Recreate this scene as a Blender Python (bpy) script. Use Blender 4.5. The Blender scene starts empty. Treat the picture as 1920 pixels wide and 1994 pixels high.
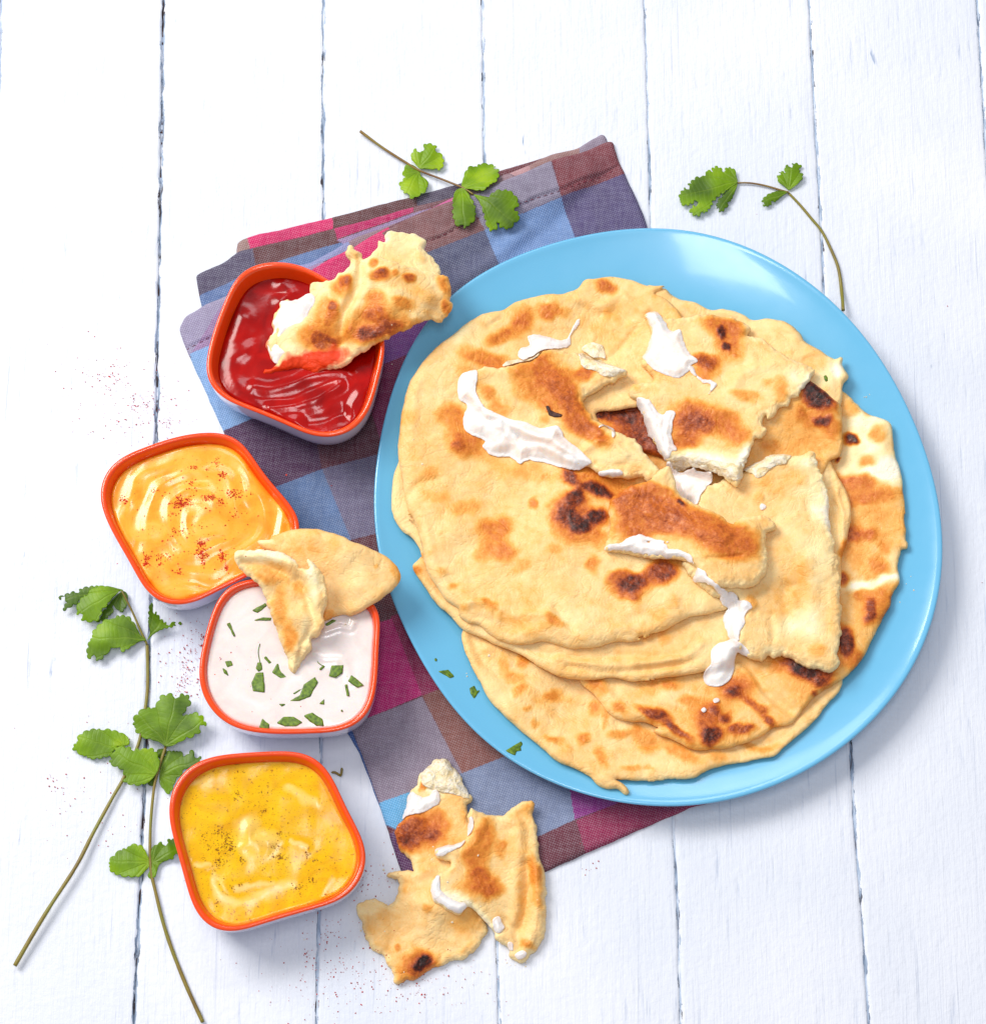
import bpy, math, random
import numpy as np
from mathutils import Vector

S = bpy.context.scene
COL = S.collection
random.seed(7)
RNG = np.random.default_rng(11)

# ------------------------------------------------------------------ camera
PX = 0.00025                      # one photo pixel on the table, metres
TILT = math.radians(16.2)
FOC = 5000.0
DIST = FOC * PX
CAM = np.array([0.0, -DIST * math.sin(TILT), DIST * math.cos(TILT)])
cd = bpy.data.cameras.new('camera')
cd.sensor_fit = 'HORIZONTAL'
cd.sensor_width = 36.0
cd.lens = 36.0 * FOC / 1920.0
cd.clip_start = 0.02
cd.clip_end = 20
cam = bpy.data.objects.new('camera', cd)
COL.objects.link(cam)
cam.location = CAM
cam.rotation_euler = (TILT, 0, 0)
S.camera = cam
FWD = np.array([0, math.sin(TILT), -math.cos(TILT)])
UPV = np.array([0, math.cos(TILT), math.sin(TILT)])

# ------------------------------------------------------------------ world, lamps, exposure
w = bpy.data.worlds.new("World")
S.world = w
w.use_nodes = True
w.node_tree.nodes['Background'].inputs[0].default_value = (0.88, 0.91, 1.0, 1)
w.node_tree.nodes['Background'].inputs[1].default_value = 0.42
S.view_settings.view_transform = 'Standard'
S.view_settings.look = 'None'
S.view_settings.exposure = 0.0
S.view_settings.gamma = 1.0


def area(name, loc, target, sx, sy, power, col):
    ld = bpy.data.lights.new(name, 'AREA')
    ld.shape = 'RECTANGLE'
    ld.size = sx
    ld.size_y = sy
    ld.energy = power
    ld.color = col
    o = bpy.data.objects.new(name, ld)
    COL.objects.link(o)
    o.location = loc
    d = Vector(target) - Vector(loc)
    o.rotation_euler = d.to_track_quat('-Z', 'Y').to_euler()
    return o


area('softbox_key', (-1.45, 1.07, 1.95), (-0.03, 0.03, 0), 1.15, 1.15, 67.0, (1.0, 0.97, 0.92))
area('softbox_overhead', (-0.02, -0.20, 1.9), (-0.02, -0.20, 0), 0.27, 0.66, 7.2, (0.97, 0.98, 1.0))
area('softbox_back', (-0.05, 1.15, 1.6), (0.0, 0.0, 0), 0.7, 0.3, 4.0, (0.93, 0.96, 1.0))

# ------------------------------------------------------------------ pixel helpers
CR = {'A': (320, 240, 600 / 1838), 'B': (180, 820, 600 / 1838), 'C': (280, 1400, 600 / 1887),
      'D': (0, 1100, 440 / 965), 'E': (720, 420, 600 / 1887), 'F': (1240, 420, 640 / 1887),
      'G': (720, 980, 600 / 1887), 'H': (1240, 980, 640 / 1887), 'I': (680, 1440, 720 / 1887),
      'J': (680, 240, 600 / 1887), 'K': (1280, 280, 420 / 1887), 'S': (0, 0, 1.0)}


def cp(txt):
    """'E 1 2 3 4 F 5 6' -> Nx2 array of photo pixels"""
    out = []
    k = 'S'
    buf = []
    for t in txt.replace(',', ' ').split():
        if t in CR:
            k = t
        else:
            buf.append(float(t))
            if len(buf) == 2:
                a = CR[k]
                out.append((a[0] + buf[0] * a[2], a[1] + buf[1] * a[2]))
                buf = []
    return np.array(out)


def W(p, z=0.0):
    """photo pixel -> world xy on the level z"""
    p = np.asarray(p, float)
    z = np.asarray(z, float)
    dx = (p[..., 0] - 960) / FOC
    dy = -(p[..., 1] - 997) / FOC
    d = FWD[None, :] * 1.0 + dy[..., None] * UPV[None, :] if p.ndim > 1 else FWD + dy * UPV
    d = np.array(d, float)
    d[..., 0] += dx
    t = (z - CAM[2]) / d[..., 2]
    return np.stack([CAM[0] + t * d[..., 0], CAM[1] + t * d[..., 1]], -1)


# ------------------------------------------------------------------ height map of what lies on the table
GS = 0.001
GX0, GY0 = -0.30, -0.30
GN = 601
H = np.zeros((GN, GN))
gx = GX0 + GS * np.arange(GN)


def samp(A, x, y, x0=GX0, y0=GY0, s=GS):
    fx = np.clip((x - x0) / s, 0, A.shape[1] - 1.001)
    fy = np.clip((y - y0) / s, 0, A.shape[0] - 1.001)
    ix = fx.astype(int)
    iy = fy.astype(int)
    tx = fx - ix
    ty = fy - iy
    return (A[iy, ix] * (1 - tx) * (1 - ty) + A[iy, ix + 1] * tx * (1 - ty)
            + A[iy + 1, ix] * (1 - tx) * ty + A[iy + 1, ix + 1] * tx * ty)


TAB = RNG.random((256, 256))


def vn(x, y, scale, seed=0):
    """value noise -1..1"""
    u = x / scale + seed * 17.31 + 500
    v = y / scale + seed * 9.77 + 500
    i = np.floor(u).astype(int)
    j = np.floor(v).astype(int)
    f = u - i
    g = v - j
    f = f * f * f * (f * (f * 6 - 15) + 10)
    g = g * g * g * (g * (g * 6 - 15) + 10)
    a = TAB[i & 255, j & 255]
    b = TAB[(i + 1) & 255, j & 255]
    c = TAB[i & 255, (j + 1) & 255]
    d = TAB[(i + 1) & 255, (j + 1) & 255]
    return ((a * (1 - f) + b * f) * (1 - g) + (c * (1 - f) + d * f) * g) * 2 - 1


def fbm(x, y, scale, seed=0, oct=4):
    r = 0
    a = 1.0
    for k in range(oct):
        r = r + a * vn(x, y, scale / 2 ** k, seed + k * 3)
        a *= 0.5
    return r / 1.6


def drape(pz, base=None, lift=0.0):
    """photo pixels -> world xy of that pixel on the draped surface"""
    pz = np.atleast_2d(pz)
    z = np.zeros(len(pz)) + 0.01
    for _ in range(6):
        xy = W(pz, z)
        zz = base(xy[:, 0], xy[:, 1]) if base is not None else samp(H, xy[:, 0], xy[:, 1])
        z = 0.5 * z + 0.5 * (zz + lift)
    return W(pz, z)


def spline(P, closed=True, step=0.001):
    P = np.asarray(P)
    n = len(P)
    out = []
    for i in range(n if closed else n - 1):
        if closed:
            a, b, c, d = P[(i - 1) % n], P[i], P[(i + 1) % n], P[(i + 2) % n]
        else:
            a, b, c, d = P[max(i - 1, 0)], P[i], P[i + 1], P[min(i + 2, n - 1)]
        L = np.linalg.norm(c - b)
        m = max(1, int(round(L / step)))
        # centripetal-ish tangents limited by the segment length
        t1 = (c - a) * 0.5
        t2 = (d - b) * 0.5
        for t in (t1, t2):
            l = np.linalg.norm(t)
            if l > L * 1.1:
                t *= L * 1.1 / l
        s = (np.arange(m) / m)[:, None]
        h = (2 * s**3 - 3 * s**2 + 1) * b + (s**3 - 2 * s**2 + s) * t1 + (-2 * s**3 + 3 * s**2) * c + (s**3 - s**2) * t2
        out.append(h)
    r = np.concatenate(out)
    if not closed:
        r = np.vstack([r, P[-1]])
    return r


def normals2(P):
    t = np.roll(P, -1, 0) - np.roll(P, 1, 0)
    n = np.stack([t[:, 1], -t[:, 0]], -1)
    n /= np.maximum(np.linalg.norm(n, axis=1), 1e-9)[:, None]
    A = 0.5 * np.sum(P[:, 0] * np.roll(P[:, 1], -1) - P[:, 1] * np.roll(P[:, 0], -1))
    return n * (1 if A > 0 else -1)


def roughen(P, amp, scale, seed):
    if amp <= 0:
        return P
    n = normals2(P)
    k = fbm(P[:, 0], P[:, 1], scale, seed, 4)
    return P + n * (k * amp)[:, None]


def maxf(A, r):
    for ax in (0, 1):
        B = A.copy()
        for k in range(1, r + 1):
            B = np.maximum(B, np.roll(A, k, ax))
            B = np.maximum(B, np.roll(A, -k, ax))
        A = B
    return A


def blur(A, r):
    for _ in range(2):
        for ax in (0, 1):
            pad = [(0, 0), (0, 0)]
            pad[ax] = (r + 1, r)
            c = np.cumsum(np.pad(A, pad, mode='edge'), axis=ax)
            n = 2 * r + 1
            if ax == 0:
                A = (c[n:] - c[:-n]) / n
            else:
                A = (c[:, n:] - c[:, :-n]) / n
    return A


def polydist(P, x0, y0, s, nx, ny, cap):
    D = np.full((ny, nx), cap)
    CXp = np.zeros((ny, nx))
    CYp = np.zeros((ny, nx))
    Q = np.roll(P, -1, 0)
    for (ax, ay), (bx, by) in zip(P, Q):
        i0 = max(0, int((min(ax, bx) - cap - x0) / s))
        i1 = min(nx, int((max(ax, bx) + cap - x0) / s) + 2)
        j0 = max(0, int((min(ay, by) - cap - y0) / s))
        j1 = min(ny, int((max(ay, by) + cap - y0) / s) + 2)
        if i1 <= i0 or j1 <= j0:
            continue
        X = (x0 + s * np.arange(i0, i1))[None, :]
        Y = (y0 + s * np.arange(j0, j1))[:, None]
        ux, uy = bx - ax, by - ay
        l2 = ux * ux + uy * uy + 1e-18
        t = np.clip(((X - ax) * ux + (Y - ay) * uy) / l2, 0, 1)
        qx = ax + t * ux
        qy = ay + t * uy
        d = np.hypot(X - qx, Y - qy)
        sub = D[j0:j1, i0:i1]
        m = d < sub
        sub[m] = d[m]
        CXp[j0:j1, i0:i1][m] = qx[m]
        CYp[j0:j1, i0:i1][m] = qy[m]
    ins = np.zeros((ny, nx), bool)
    xs = x0 + s * np.arange(nx)
    for j in range(ny):
        y = y0 + s * j + 1e-9
        c = (P[:, 1] > y) != (Q[:, 1] > y)
        if not c.any():
            continue
        xc = np.sort(P[c, 0] + (y - P[c, 1]) * (Q[c, 0] - P[c, 0]) / (Q[c, 1] - P[c, 1]))
        ins[j] = (np.searchsorted(xc, xs) % 2) == 1
    return D, CXp, CYp, ins


def linedist(P, X, Y):
    D = np.full(X.shape, 1e9)
    for (ax, ay), (bx, by) in zip(P[:-1], P[1:]):
        ux, uy = bx - ax, by - ay
        t = np.clip(((X - ax) * ux + (Y - ay) * uy) / (ux * ux + uy * uy + 1e-18), 0, 1)
        D = np.minimum(D, np.hypot(X - ax - t * ux, Y - ay - t * uy))
    return D


def mesh_obj(name, V, F, mat, parent=None, smooth=True):
    me = bpy.data.meshes.new(name)
    V = np.asarray(V, np.float32)
    if isinstance(F, np.ndarray):
        nf, k = F.shape
        me.vertices.add(len(V))
        me.vertices.foreach_set('co', V.ravel())
        me.loops.add(nf * k)
        me.loops.foreach_set('vertex_index', F.ravel().astype(np.int32))
        me.polygons.add(nf)
        me.polygons.foreach_set('loop_start', (np.arange(nf) * k).astype(np.int32))
        me.update(calc_edges=True)
    else:
        me.from_pydata([tuple(map(float, v)) for v in V], [], F)
    me.polygons.foreach_set('use_smooth', [smooth] * len(me.polygons))
    me.materials.append(mat)
    me.update()
    o = bpy.data.objects.new(name, me)
    COL.objects.link(o)
    if parent is not None:
        o.parent = parent
    return o


def tag(o, label=None, cat=None, group=None, kind=None):
    if label:
        o['label'] = label
    if cat:
        o['category'] = cat
    if group:
        o['group'] = group
    if kind:
        o['kind'] = kind
    return o


def thing(name, label, cat, loc=(0, 0, 0), group=None):
    o = bpy.data.objects.new(name, None)
    o.empty_display_size = 0.02
    COL.objects.link(o)
    return tag(o, label, cat, group)


def fattr(o, name, arr):
    a = o.data.attributes.new(name, 'FLOAT', 'POINT')
    a.data.foreach_set('value', np.asarray(arr, np.float32).ravel())


def cattr(o, name, arr):
    a = o.data.attributes.new(name, 'FLOAT_COLOR', 'POINT')
    arr = np.concatenate([arr, np.ones((len(arr), 1))], 1)
    a.data.foreach_set('color', arr.astype(np.float32).ravel())


def sheet(name, outl, mat, T, step=0.00075, edge=0.004, sit=(8, 10), base=None, lift=0.0,
          parent=None, bumps=((0.03, 0.0012), (0.012, 0.0005), (0.004, 0.00018)), seed=1,
          ridges=(), attrs=None, edge_min=0.25, thin=1.0, update=True, extra=None, curl=0.0, flatbot=False, crumb=0.0, soft=False):
    """a solid soft slab over the outline (world xy): its underside lies on what is below,
    the top is one thickness above, rounded off at the rim, bumped and creased"""
    m = 0.002
    x0, y0 = outl.min(0) - m
    x1, y1 = outl.max(0) + m
    nx = int((x1 - x0) / step) + 2
    ny = int((y1 - y0) / step) + 2
    D, QX, QY, ins = polydist(outl, x0, y0, step, nx, ny, max(edge, 3 * step))
    X, Y = np.meshgrid(x0 + step * np.arange(nx), y0 + step * np.arange(ny))
    sd = np.where(ins, D, -D)
    ok = sd > -0.38 * step
    cell = ok[:-1, :-1] & ok[1:, :-1] & ok[:-1, 1:] & ok[1:, 1:]
    # drop cells joined only through a corner
    cnt = np.zeros((ny, nx), int)
    cnt[:-1, :-1] += cell
    cnt[1:, :-1] += cell
    cnt[:-1, 1:] += cell
    cnt[1:, 1:] += cell
    used = cnt > 0
    bnd = used & (cnt < 4)
    near = bnd & (D < 2.2 * step)
    X = np.where(near, QX, X)
    Y = np.where(near, QY, Y)
    d = np.where(bnd, 0, np.maximum(sd, 0))
    # what lies below
    if base is None:
        r1, r2 = sit
        k0 = max(0, int((x0 - GX0) / GS) - 30)
        k1 = min(GN, int((x1 - GX0) / GS) + 30)
        j0 = max(0, int((y0 - GY0) / GS) - 30)
        j1 = min(GN, int((y1 - GY0) / GS) + 30)
        sub = H[j0:j1, k0:k1]
        if r1 > 0:
            sub = maxf(sub, r1)
        if r2 > 0:
            sub = blur(sub, r2)
        zb = samp(sub, X, Y, GX0 + k0 * GS, GY0 + j0 * GS)
    else:
        zb = base(X, Y)
    zb = zb + lift + 0.00008
    e = np.clip(d / edge, 0, 1)
    prof = edge_min + (1 - edge_min) * np.sqrt(np.clip(1 - (1 - e) ** 2, 0, 1))
    if soft:
        prof = edge_min + (1 - edge_min) * e * e * (3 - 2 * e)
    bz = 0
    for i, (sc, am) in enumerate(bumps):
        bz = bz + am * vn(X, Y, sc, seed + 5 * i)
    inner = 0.35 + 0.65 * e
    for (P, wd, am) in ridges:
        rd = linedist(P, X + 0.0012 * vn(X, Y, 0.01, seed + 50), Y + 0.0012 * vn(X, Y, 0.01, seed + 51))
        bz = bz + am * np.exp(-(rd / wd) ** 2)
    if extra is not None:
        bz = bz + extra(X, Y)
    if crumb:
        bz = bz + crumb * (1 - e) * (vn(X, Y, 0.0022, seed + 70) + 0.7 * vn(X, Y, 0.0012, seed + 71)) / inner
    if curl:
        zb = zb + curl * (1 - e) ** 2
    zt = zb + np.maximum(T * prof + bz * inner, T * 0.12)
    idx = -np.ones((ny, nx), int)
    n = int(used.sum())
    idx[used] = np.arange(n)
    Vt = np.stack([X[used], Y[used], zt[used]], -1)
    zbb = zb[used] if (base is None or flatbot) else zb[used]
    Vb = np.stack([X[used], Y[used], zbb], -1)
    cy, cx = np.nonzero(cell)
    a = idx[cy, cx]
    b = idx[cy, cx + 1]
    c = idx[cy + 1, cx + 1]
    dd = idx[cy + 1, cx]
    top = np.stack([a, b, c, dd], -1)
    bot = top[:, ::-1] + n
    # side walls: edges used once
    E = np.concatenate([top[:, [0, 1]], top[:, [1, 2]], top[:, [2, 3]], top[:, [3, 0]]])
    key = np.minimum(E[:, 0], E[:, 1]).astype(np.int64) * (n + 1) + np.maximum(E[:, 0], E[:, 1])
    _, first, counts = np.unique(key, return_index=True, return_counts=True)
    be = E[first[counts == 1]]
    side = np.stack([be[:, 1], be[:, 0], be[:, 0] + n, be[:, 1] + n], -1)
    V = np.concatenate([Vt, Vb])
    F = np.concatenate([top, bot, side])
    o = mesh_obj(name, V, F, mat, parent)
    if attrs:
        for k, f in attrs.items():
            v = f(X[used], Y[used], e[used])
            if v.ndim == 1:
                fattr(o, k, np.concatenate([v, v]))
            else:
                cattr(o, k, np.concatenate([v, v]))
    if update:
        gi0 = max(0, int((x0 - GX0) / GS))
        gi1 = min(GN, int((x1 - GX0) / GS) + 2)
        gj0 = max(0, int((y0 - GY0) / GS))
        gj1 = min(GN, int((y1 - GY0) / GS) + 2)
        XX, YY = np.meshgrid(gx[gi0:gi1], gx[gj0:gj1])
        zz = samp(np.where(ins, zt, -1), XX, YY, x0, y0, step)
        H[gj0:gj1, gi0:gi1] = np.maximum(H[gj0:gj1, gi0:gi1], zz)
    return o


# ------------------------------------------------------------------ materials
def srgb(r, g, b):
    f = lambda c: (c / 255 / 12.92) if c / 255 <= 0.04045 else ((c / 255 + 0.055) / 1.055) ** 2.4
    return (f(r), f(g), f(b), 1)


class NT:
    def __init__(s, name):
        s.m = bpy.data.materials.new(name)
        s.m.use_nodes = True
        s.t = s.m.node_tree
        s.bsdf = s.t.nodes['Principled BSDF']

    def n(s, typ, **kw):
        nd = s.t.nodes.new(typ)
        for k, v in kw.items():
            if k.startswith('i_'):
                key = k[2:]
                key = int(key) if key.isdigit() else key.replace('_', ' ')
                nd.inputs[key].default_value = v
            else:
                setattr(nd, k, v)
        return nd

    def l(s, a, b):
        s.t.links.new(a, b)

    def noise(s, vec, scale, detail=3, rough=0.5, dist=0.0):
        nd = s.n('ShaderNodeTexNoise')
        nd.inputs['Scale'].default_value = scale
        nd.inputs['Detail'].default_value = detail
        nd.inputs['Roughness'].default_value = rough
        nd.inputs['Distortion'].default_value = dist
        s.l(vec, nd.inputs['Vector'])
        return nd.outputs['Fac']

    def math(s, op, a, b=None, clamp=False):
        nd = s.n('ShaderNodeMath', operation=op)
        nd.use_clamp = clamp
        for i, v in enumerate((a, b)):
            if v is None:
                continue
            if isinstance(v, (int, float)):
                nd.inputs[i].default_value = v
            else:
                s.l(v, nd.inputs[i])
        return nd.outputs[0]

    def ramp(s, fac, stops, interp='LINEAR'):
        nd = s.n('ShaderNodeValToRGB')
        nd.color_ramp.interpolation = interp
        el = nd.color_ramp.elements
        while len(el) > 1:
            el.remove(el[-1])
        el[0].position = stops[0][0]
        el[0].color = stops[0][1]
        for p, c in stops[1:]:
            e = el.new(p)
            e.color = c
        s.l(fac, nd.inputs[0])
        return nd.outputs[0]

    def mix(s, fac, a, b, mode='MIX'):
        nd = s.n('ShaderNodeMix', data_type='RGBA', blend_type=mode)
        for i, v in ((0, fac), (6, a), (7, b)):
            if isinstance(v, (int, float)):
                nd.inputs[i].default_value = v
            elif isinstance(v, tuple):
                nd.inputs[i].default_value = v
            else:
                s.l(v, nd.inputs[i])
        return nd.outputs[2]

    def bump(s, h, strength, dist, prev=None):
        nd = s.n('ShaderNodeBump')
        nd.inputs['Strength'].default_value = strength
        nd.inputs['Distance'].default_value = dist
        s.l(h, nd.inputs['Height'])
        if prev is not None:
            s.l(prev, nd.inputs['Normal'])
        return nd.outputs[0]

    def attr(s, name):
        nd = s.n('ShaderNodeAttribute')
        nd.attribute_name = name
        return nd

    def coord(s, scale=(1, 1, 1), rot=(0, 0, 0)):
        tc = s.n('ShaderNodeTexCoord')
        mp = s.n('ShaderNodeMapping')
        mp.inputs['Scale'].default_value = scale
        mp.inputs['Rotation'].default_value = rot
        s.l(tc.outputs['Object'], mp.inputs['Vector'])
        return mp.outputs[0]

    def set(s, **kw):
        for k, v in kw.items():
            key = k.replace('_', ' ')
            if isinstance(v, (int, float, tuple)):
                s.bsdf.inputs[key].default_value = v
            else:
                s.l(v, s.bsdf.inputs[key])
        return s.m


BW = (1, 1, 1, 1)


def g(v):
    return (v, v, v, 1)


def make_wood():
    t = NT('painted_wood')
    v = t.coord((1, 0.06, 1))
    v2 = t.coord((1, 1, 1))
    v3 = t.coord((1, 0.12, 1))
    grain = t.noise(v, 520, 5, 0.62, 0.35)
    fine = t.noise(v, 1500, 3, 0.6)
    paint = t.noise(v2, 260, 4, 0.55)
    big = t.noise(v2, 9, 3, 0.5)
    streak = t.noise(v3, 150, 4, 0.6)
    col = t.ramp(big, [(0.3, srgb(216, 221, 232)), (0.7, srgb(231, 233, 241))])
    gl = t.ramp(grain, [(0.30, g(1)), (0.37, g(0.25)), (0.44, g(0))])
    gm = t.ramp(t.noise(v2, 22, 3, 0.6), [(0.34, g(0)), (0.6, g(1))])
    gf = t.math('MULTIPLY', gl, gm)
    col = t.mix(t.math('MULTIPLY', gf, 0.6), col, srgb(166, 178, 202))
    lines_ = t.ramp(t.noise(t.coord((1, 0.012, 1)), 900, 2, 0.5), [(0.30, g(1)), (0.36, g(0))])
    lm_ = t.ramp(t.noise(t.coord((1, 0.2, 1)), 26, 2, 0.5), [(0.48, g(0)), (0.6, g(1))])
    col = t.mix(t.math('MULTIPLY', t.math('MULTIPLY', lines_, lm_), 0.4), col, srgb(164, 174, 196))
    # little chips through to the blue-grey undercoat
    ch = t.ramp(streak, [(0.30, g(1)), (0.325, g(0))])
    chm = t.ramp(t.noise(v2, 30, 2, 0.5), [(0.55, g(0)), (0.62, g(1))])
    col = t.mix(t.math('MULTIPLY', t.math('MULTIPLY', ch, chm), 0.8), col, srgb(120, 145, 180))
    # worn paint along the joints
    ed = t.attr('edge').outputs['Fac']
    wn = t.noise(t.coord((1, 0.25, 1)), 420, 4, 0.7)
    wm = t.ramp(t.math('ADD', t.math('MULTIPLY', ed, 0.62), wn), [(0.985, g(0)), (1.05, g(1))])
    uc = t.ramp(t.noise(t.coord((1, 0.3, 1), (0, 0, 0.3)), 160, 3, 0.6),
                [(0.40, srgb(70, 60, 62)), (0.46, srgb(128, 144, 166)), (0.6, srgb(168, 184, 204))])
    col = t.mix(wm, col, uc)
    b = t.bump(grain, 0.5, 0.0005)
    b = t.bump(fine, 0.4, 0.0003, b)
    b = t.bump(paint, 0.6, 0.0006, b)
    b = t.bump(t.noise(v2, 60, 3, 0.5), 0.25, 0.0012, b)
    b = t.bump(wm, 0.5, -0.0003, b)
    return t.set(Base_Color=col, Roughness=0.42, Normal=b, Specular_IOR_Level=0.4)


def make_dark():
    t = NT('dark_gap_wood')
    c = t.ramp(t.noise(t.coord((0.3, 0.35, 1)), 300, 3, .6), [(0.42, srgb(44, 22, 16)), (0.49, srgb(76, 44, 36)), (0.51, srgb(170, 184, 204)), (0.6, srgb(222, 226, 236))])
    return t.set(Base_Color=c, Roughness=0.8)


BREAD_RAMP = [(0.0, srgb(253, 243, 218)), (0.14, srgb(251, 228, 172)), (0.28, srgb(247, 206, 140)),
              (0.40, srgb(241, 177, 90)), (0.52, srgb(227, 142, 50)), (0.65, srgb(202, 104, 30)),
              (0.78, srgb(146, 60, 18)), (0.90, srgb(76, 24, 8)), (1.0, srgb(30, 12, 8))]



def make_bread(name='flatbread_crust', bumpk=1.0):
    t = NT(name)
    v = t.coord()
    ch = t.attr('char').outputs['Fac']
    st = t.attr('stain').outputs['Fac']
    n1 = t.noise(v, 90, 4, 0.6, 0.4)
    n2 = t.noise(v, 420, 4, 0.7)
    n3 = t.noise(v, 1400, 3, 0.6)
    x = t.math('ADD', ch, t.math('MULTIPLY', t.math('SUBTRACT', n1, 0.5), 0.16))
    # toasted skin is more mottled than pale dough
    k = t.math('SUBTRACT', t.math('MULTIPLY', ch, 0.62), 0.09)
    x = t.math('ADD', x, t.math('MULTIPLY', t.math('SUBTRACT', n2, 0.5), k))
    x = t.math('ADD', x, t.math('MULTIPLY', t.math('SUBTRACT', n3, 0.5), t.math('MULTIPLY', k, 0.5)), clamp=True)
    col = t.ramp(x, BREAD_RAMP)
    spk = t.ramp(t.noise(v, 800, 2, 0.5), [(0.70, g(0)), (0.745, g(1))])
    col = t.mix(t.math('MULTIPLY', spk, 0.35), col, srgb(150, 84, 30))
    sn = t.math('ADD', st, t.math('MULTIPLY', t.math('SUBTRACT', n1, 0.5), 0.8))
    sm = t.ramp(sn, [(0.35, g(0)), (0.85, g(1))])
    col = t.mix(sm, col, srgb(224, 58, 0))
    wr = t.math('ABSOLUTE', t.math('SUBTRACT', t.noise(v, 62, 3, 0.55, 1.0), 0.5))
    wr = t.ramp(wr, [(0.0, g(0)), (0.035, g(0.8)), (0.10, g(1))])
    wr2 = t.math('ABSOLUTE', t.math('SUBTRACT', t.noise(t.coord((1, 1, 1), (0, 0, 0.7)), 150, 3, 0.6, 0.8), 0.5))
    wr2 = t.ramp(wr2, [(0.0, g(0)), (0.05, g(1))])
    b = t.bump(wr, 0.22 * bumpk, 0.0012)
    b = t.bump(wr2, 0.14 * bumpk, 0.0006, b)
    b = t.bump(n1, 0.35 * bumpk, 0.003, b)
    b = t.bump(n2, 0.2 * bumpk, 0.0008, b)
    b = t.bump(n3, 0.15 * bumpk, 0.0003, b)
    rr = t.ramp(t.math('SUBTRACT', n2, t.math('MULTIPLY', ch, 0.25)), [(0.1, g(0.32)), (0.5, g(0.6))])
    return t.set(Base_Color=col, Roughness=rr, Normal=b, Subsurface_Weight=0.12, Subsurface_Radius=(0.004, 0.002, 0.001),
                 Subsurface_Scale=0.6, Specular_IOR_Level=0.38)


def make_cream():
    t = NT('white_cream')
    v = t.coord()
    n1 = t.noise(v, 130, 3, 0.55, 0.8)
    n2 = t.noise(v, 600, 2, 0.5)
    col = t.ramp(n1, [(0.3, srgb(252, 230, 218)), (0.6, srgb(255, 246, 240))])
    b = t.bump(n1, 0.3, 0.002)
    b = t.bump(n2, 0.06, 0.0004, b)
    return t.set(Base_Color=col, Roughness=0.2, Normal=b, Subsurface_Weight=0.3, Subsurface_Radius=(0.006, 0.004, 0.003), Subsurface_Scale=0.5)


def make_cloth():
    t = NT('checked_cloth')
    at = t.attr('tint').outputs['Color']
    rot = math.radians(-23)
    mp = t.coord((1, 1, 1), (0, 0, rot))
    sx = t.n('ShaderNodeSeparateXYZ')
    # warp threads run a little unevenly
    v = t.coord()
    wob = t.noise(v, 160, 2, 0.5)
    t.l(mp, sx.inputs[0])
    K = 2 * math.pi / 0.0015
    a = t.math('SINE', t.math('ADD', t.math('MULTIPLY', sx.outputs[0], K), t.math('MULTIPLY', wob, 3.0)))
    b = t.math('SINE', t.math('ADD', t.math('MULTIPLY', sx.outputs[1], K), t.math('MULTIPLY', wob, 3.0)))
    wv = t.math('MULTIPLY', a, b)
    wv01 = t.math('ADD', t.math('MULTIPLY', wv, 0.5), 0.5)
    slub = t.noise(t.coord((1, 0.12, 1), (0, 0, rot)), 900, 3, 0.6)
    slub2 = t.noise(t.coord((0.12, 1, 1), (0, 0, rot)), 900, 3, 0.6)
    lf = t.math('MULTIPLY', wv01, t.ramp(t.math('MULTIPLY', t.math('ADD', slub, slub2), 0.5), [(0.35, g(0.35)), (0.6, g(1.0))]))
    light = t.mix(0.40, at, srgb(216, 214, 222))
    dark = t.mix(0.45, at, srgb(64, 14, 24))
    col = t.mix(lf, dark, light)
    col = t.mix(0.30, col, at)
    hs = t.n('ShaderNodeHueSaturation')
    hs.inputs['Saturation'].default_value = 1.04
    hs.inputs['Value'].default_value = 1.08
    t.l(col, hs.inputs['Color'])
    col = hs.outputs[0]
    bz = t.bump(wv, 0.5, 0.0003)
    bz = t.bump(t.noise(v, 120, 3, 0.5), 0.3, 0.0012, bz)
    return t.set(Base_Color=col, Roughness=0.9, Normal=bz, Sheen_Weight=0.02, Specular_IOR_Level=0.15)


def make_glaze(name, col, rough=0.08, coat=0.6):
    t = NT(name)
    v = t.coord()
    n = t.noise(v, 25, 2, 0.5)
    b = t.bump(n, 0.06, 0.002)
    c = t.mix(t.math('MULTIPLY', t.noise(v, 12, 2), 0.12), col, (col[0] * 0.85, col[1] * 0.85, col[2] * 0.9, 1))
    rg = t.ramp(t.noise(v, 38, 5, 0.7), [(0.3, g(rough * 0.8)), (0.7, g(rough * 1.35))])
    return t.set(Base_Color=c, Roughness=rg, Normal=b, Coat_Weight=coat, Coat_Roughness=0.06)


def make_sauce(name, c0, c1, c2, rough, sss, speck=None, bstr=0.3, tint2=None, spec=0.5, coat=0.25):
    t = NT(name)
    v = t.coord()
    n1 = t.noise(v, 60, 4, 0.55, 1.2)
    n2 = t.noise(v, 380, 3, 0.6)
    col = t.ramp(n1, [(0.32, c0), (0.5, c1), (0.68, c2)])
    if speck:
        for sc, th, cc in speck:
            f = t.ramp(t.noise(v, sc, 2, 0.5), [(th, g(0)), (th + 0.03, g(1))])
            col = t.mix(t.math('MULTIPLY', f, 0.8), col, cc)
    if tint2:
        col = t.mix(t.attr('swirl_glint').outputs['Fac'], col, tint2)
    b = t.bump(t.noise(v, 45, 1, 0.4), bstr, 0.0025)
    b = t.bump(n2, 0.12, 0.0004, b)
    return t.set(Base_Color=col, Roughness=rough, Normal=b, Subsurface_Weight=sss, Subsurface_Radius=(0.004, 0.002, 0.0012),
                 Subsurface_Scale=0.5, Coat_Weight=coat, Coat_Roughness=0.12, Specular_IOR_Level=spec)


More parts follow.
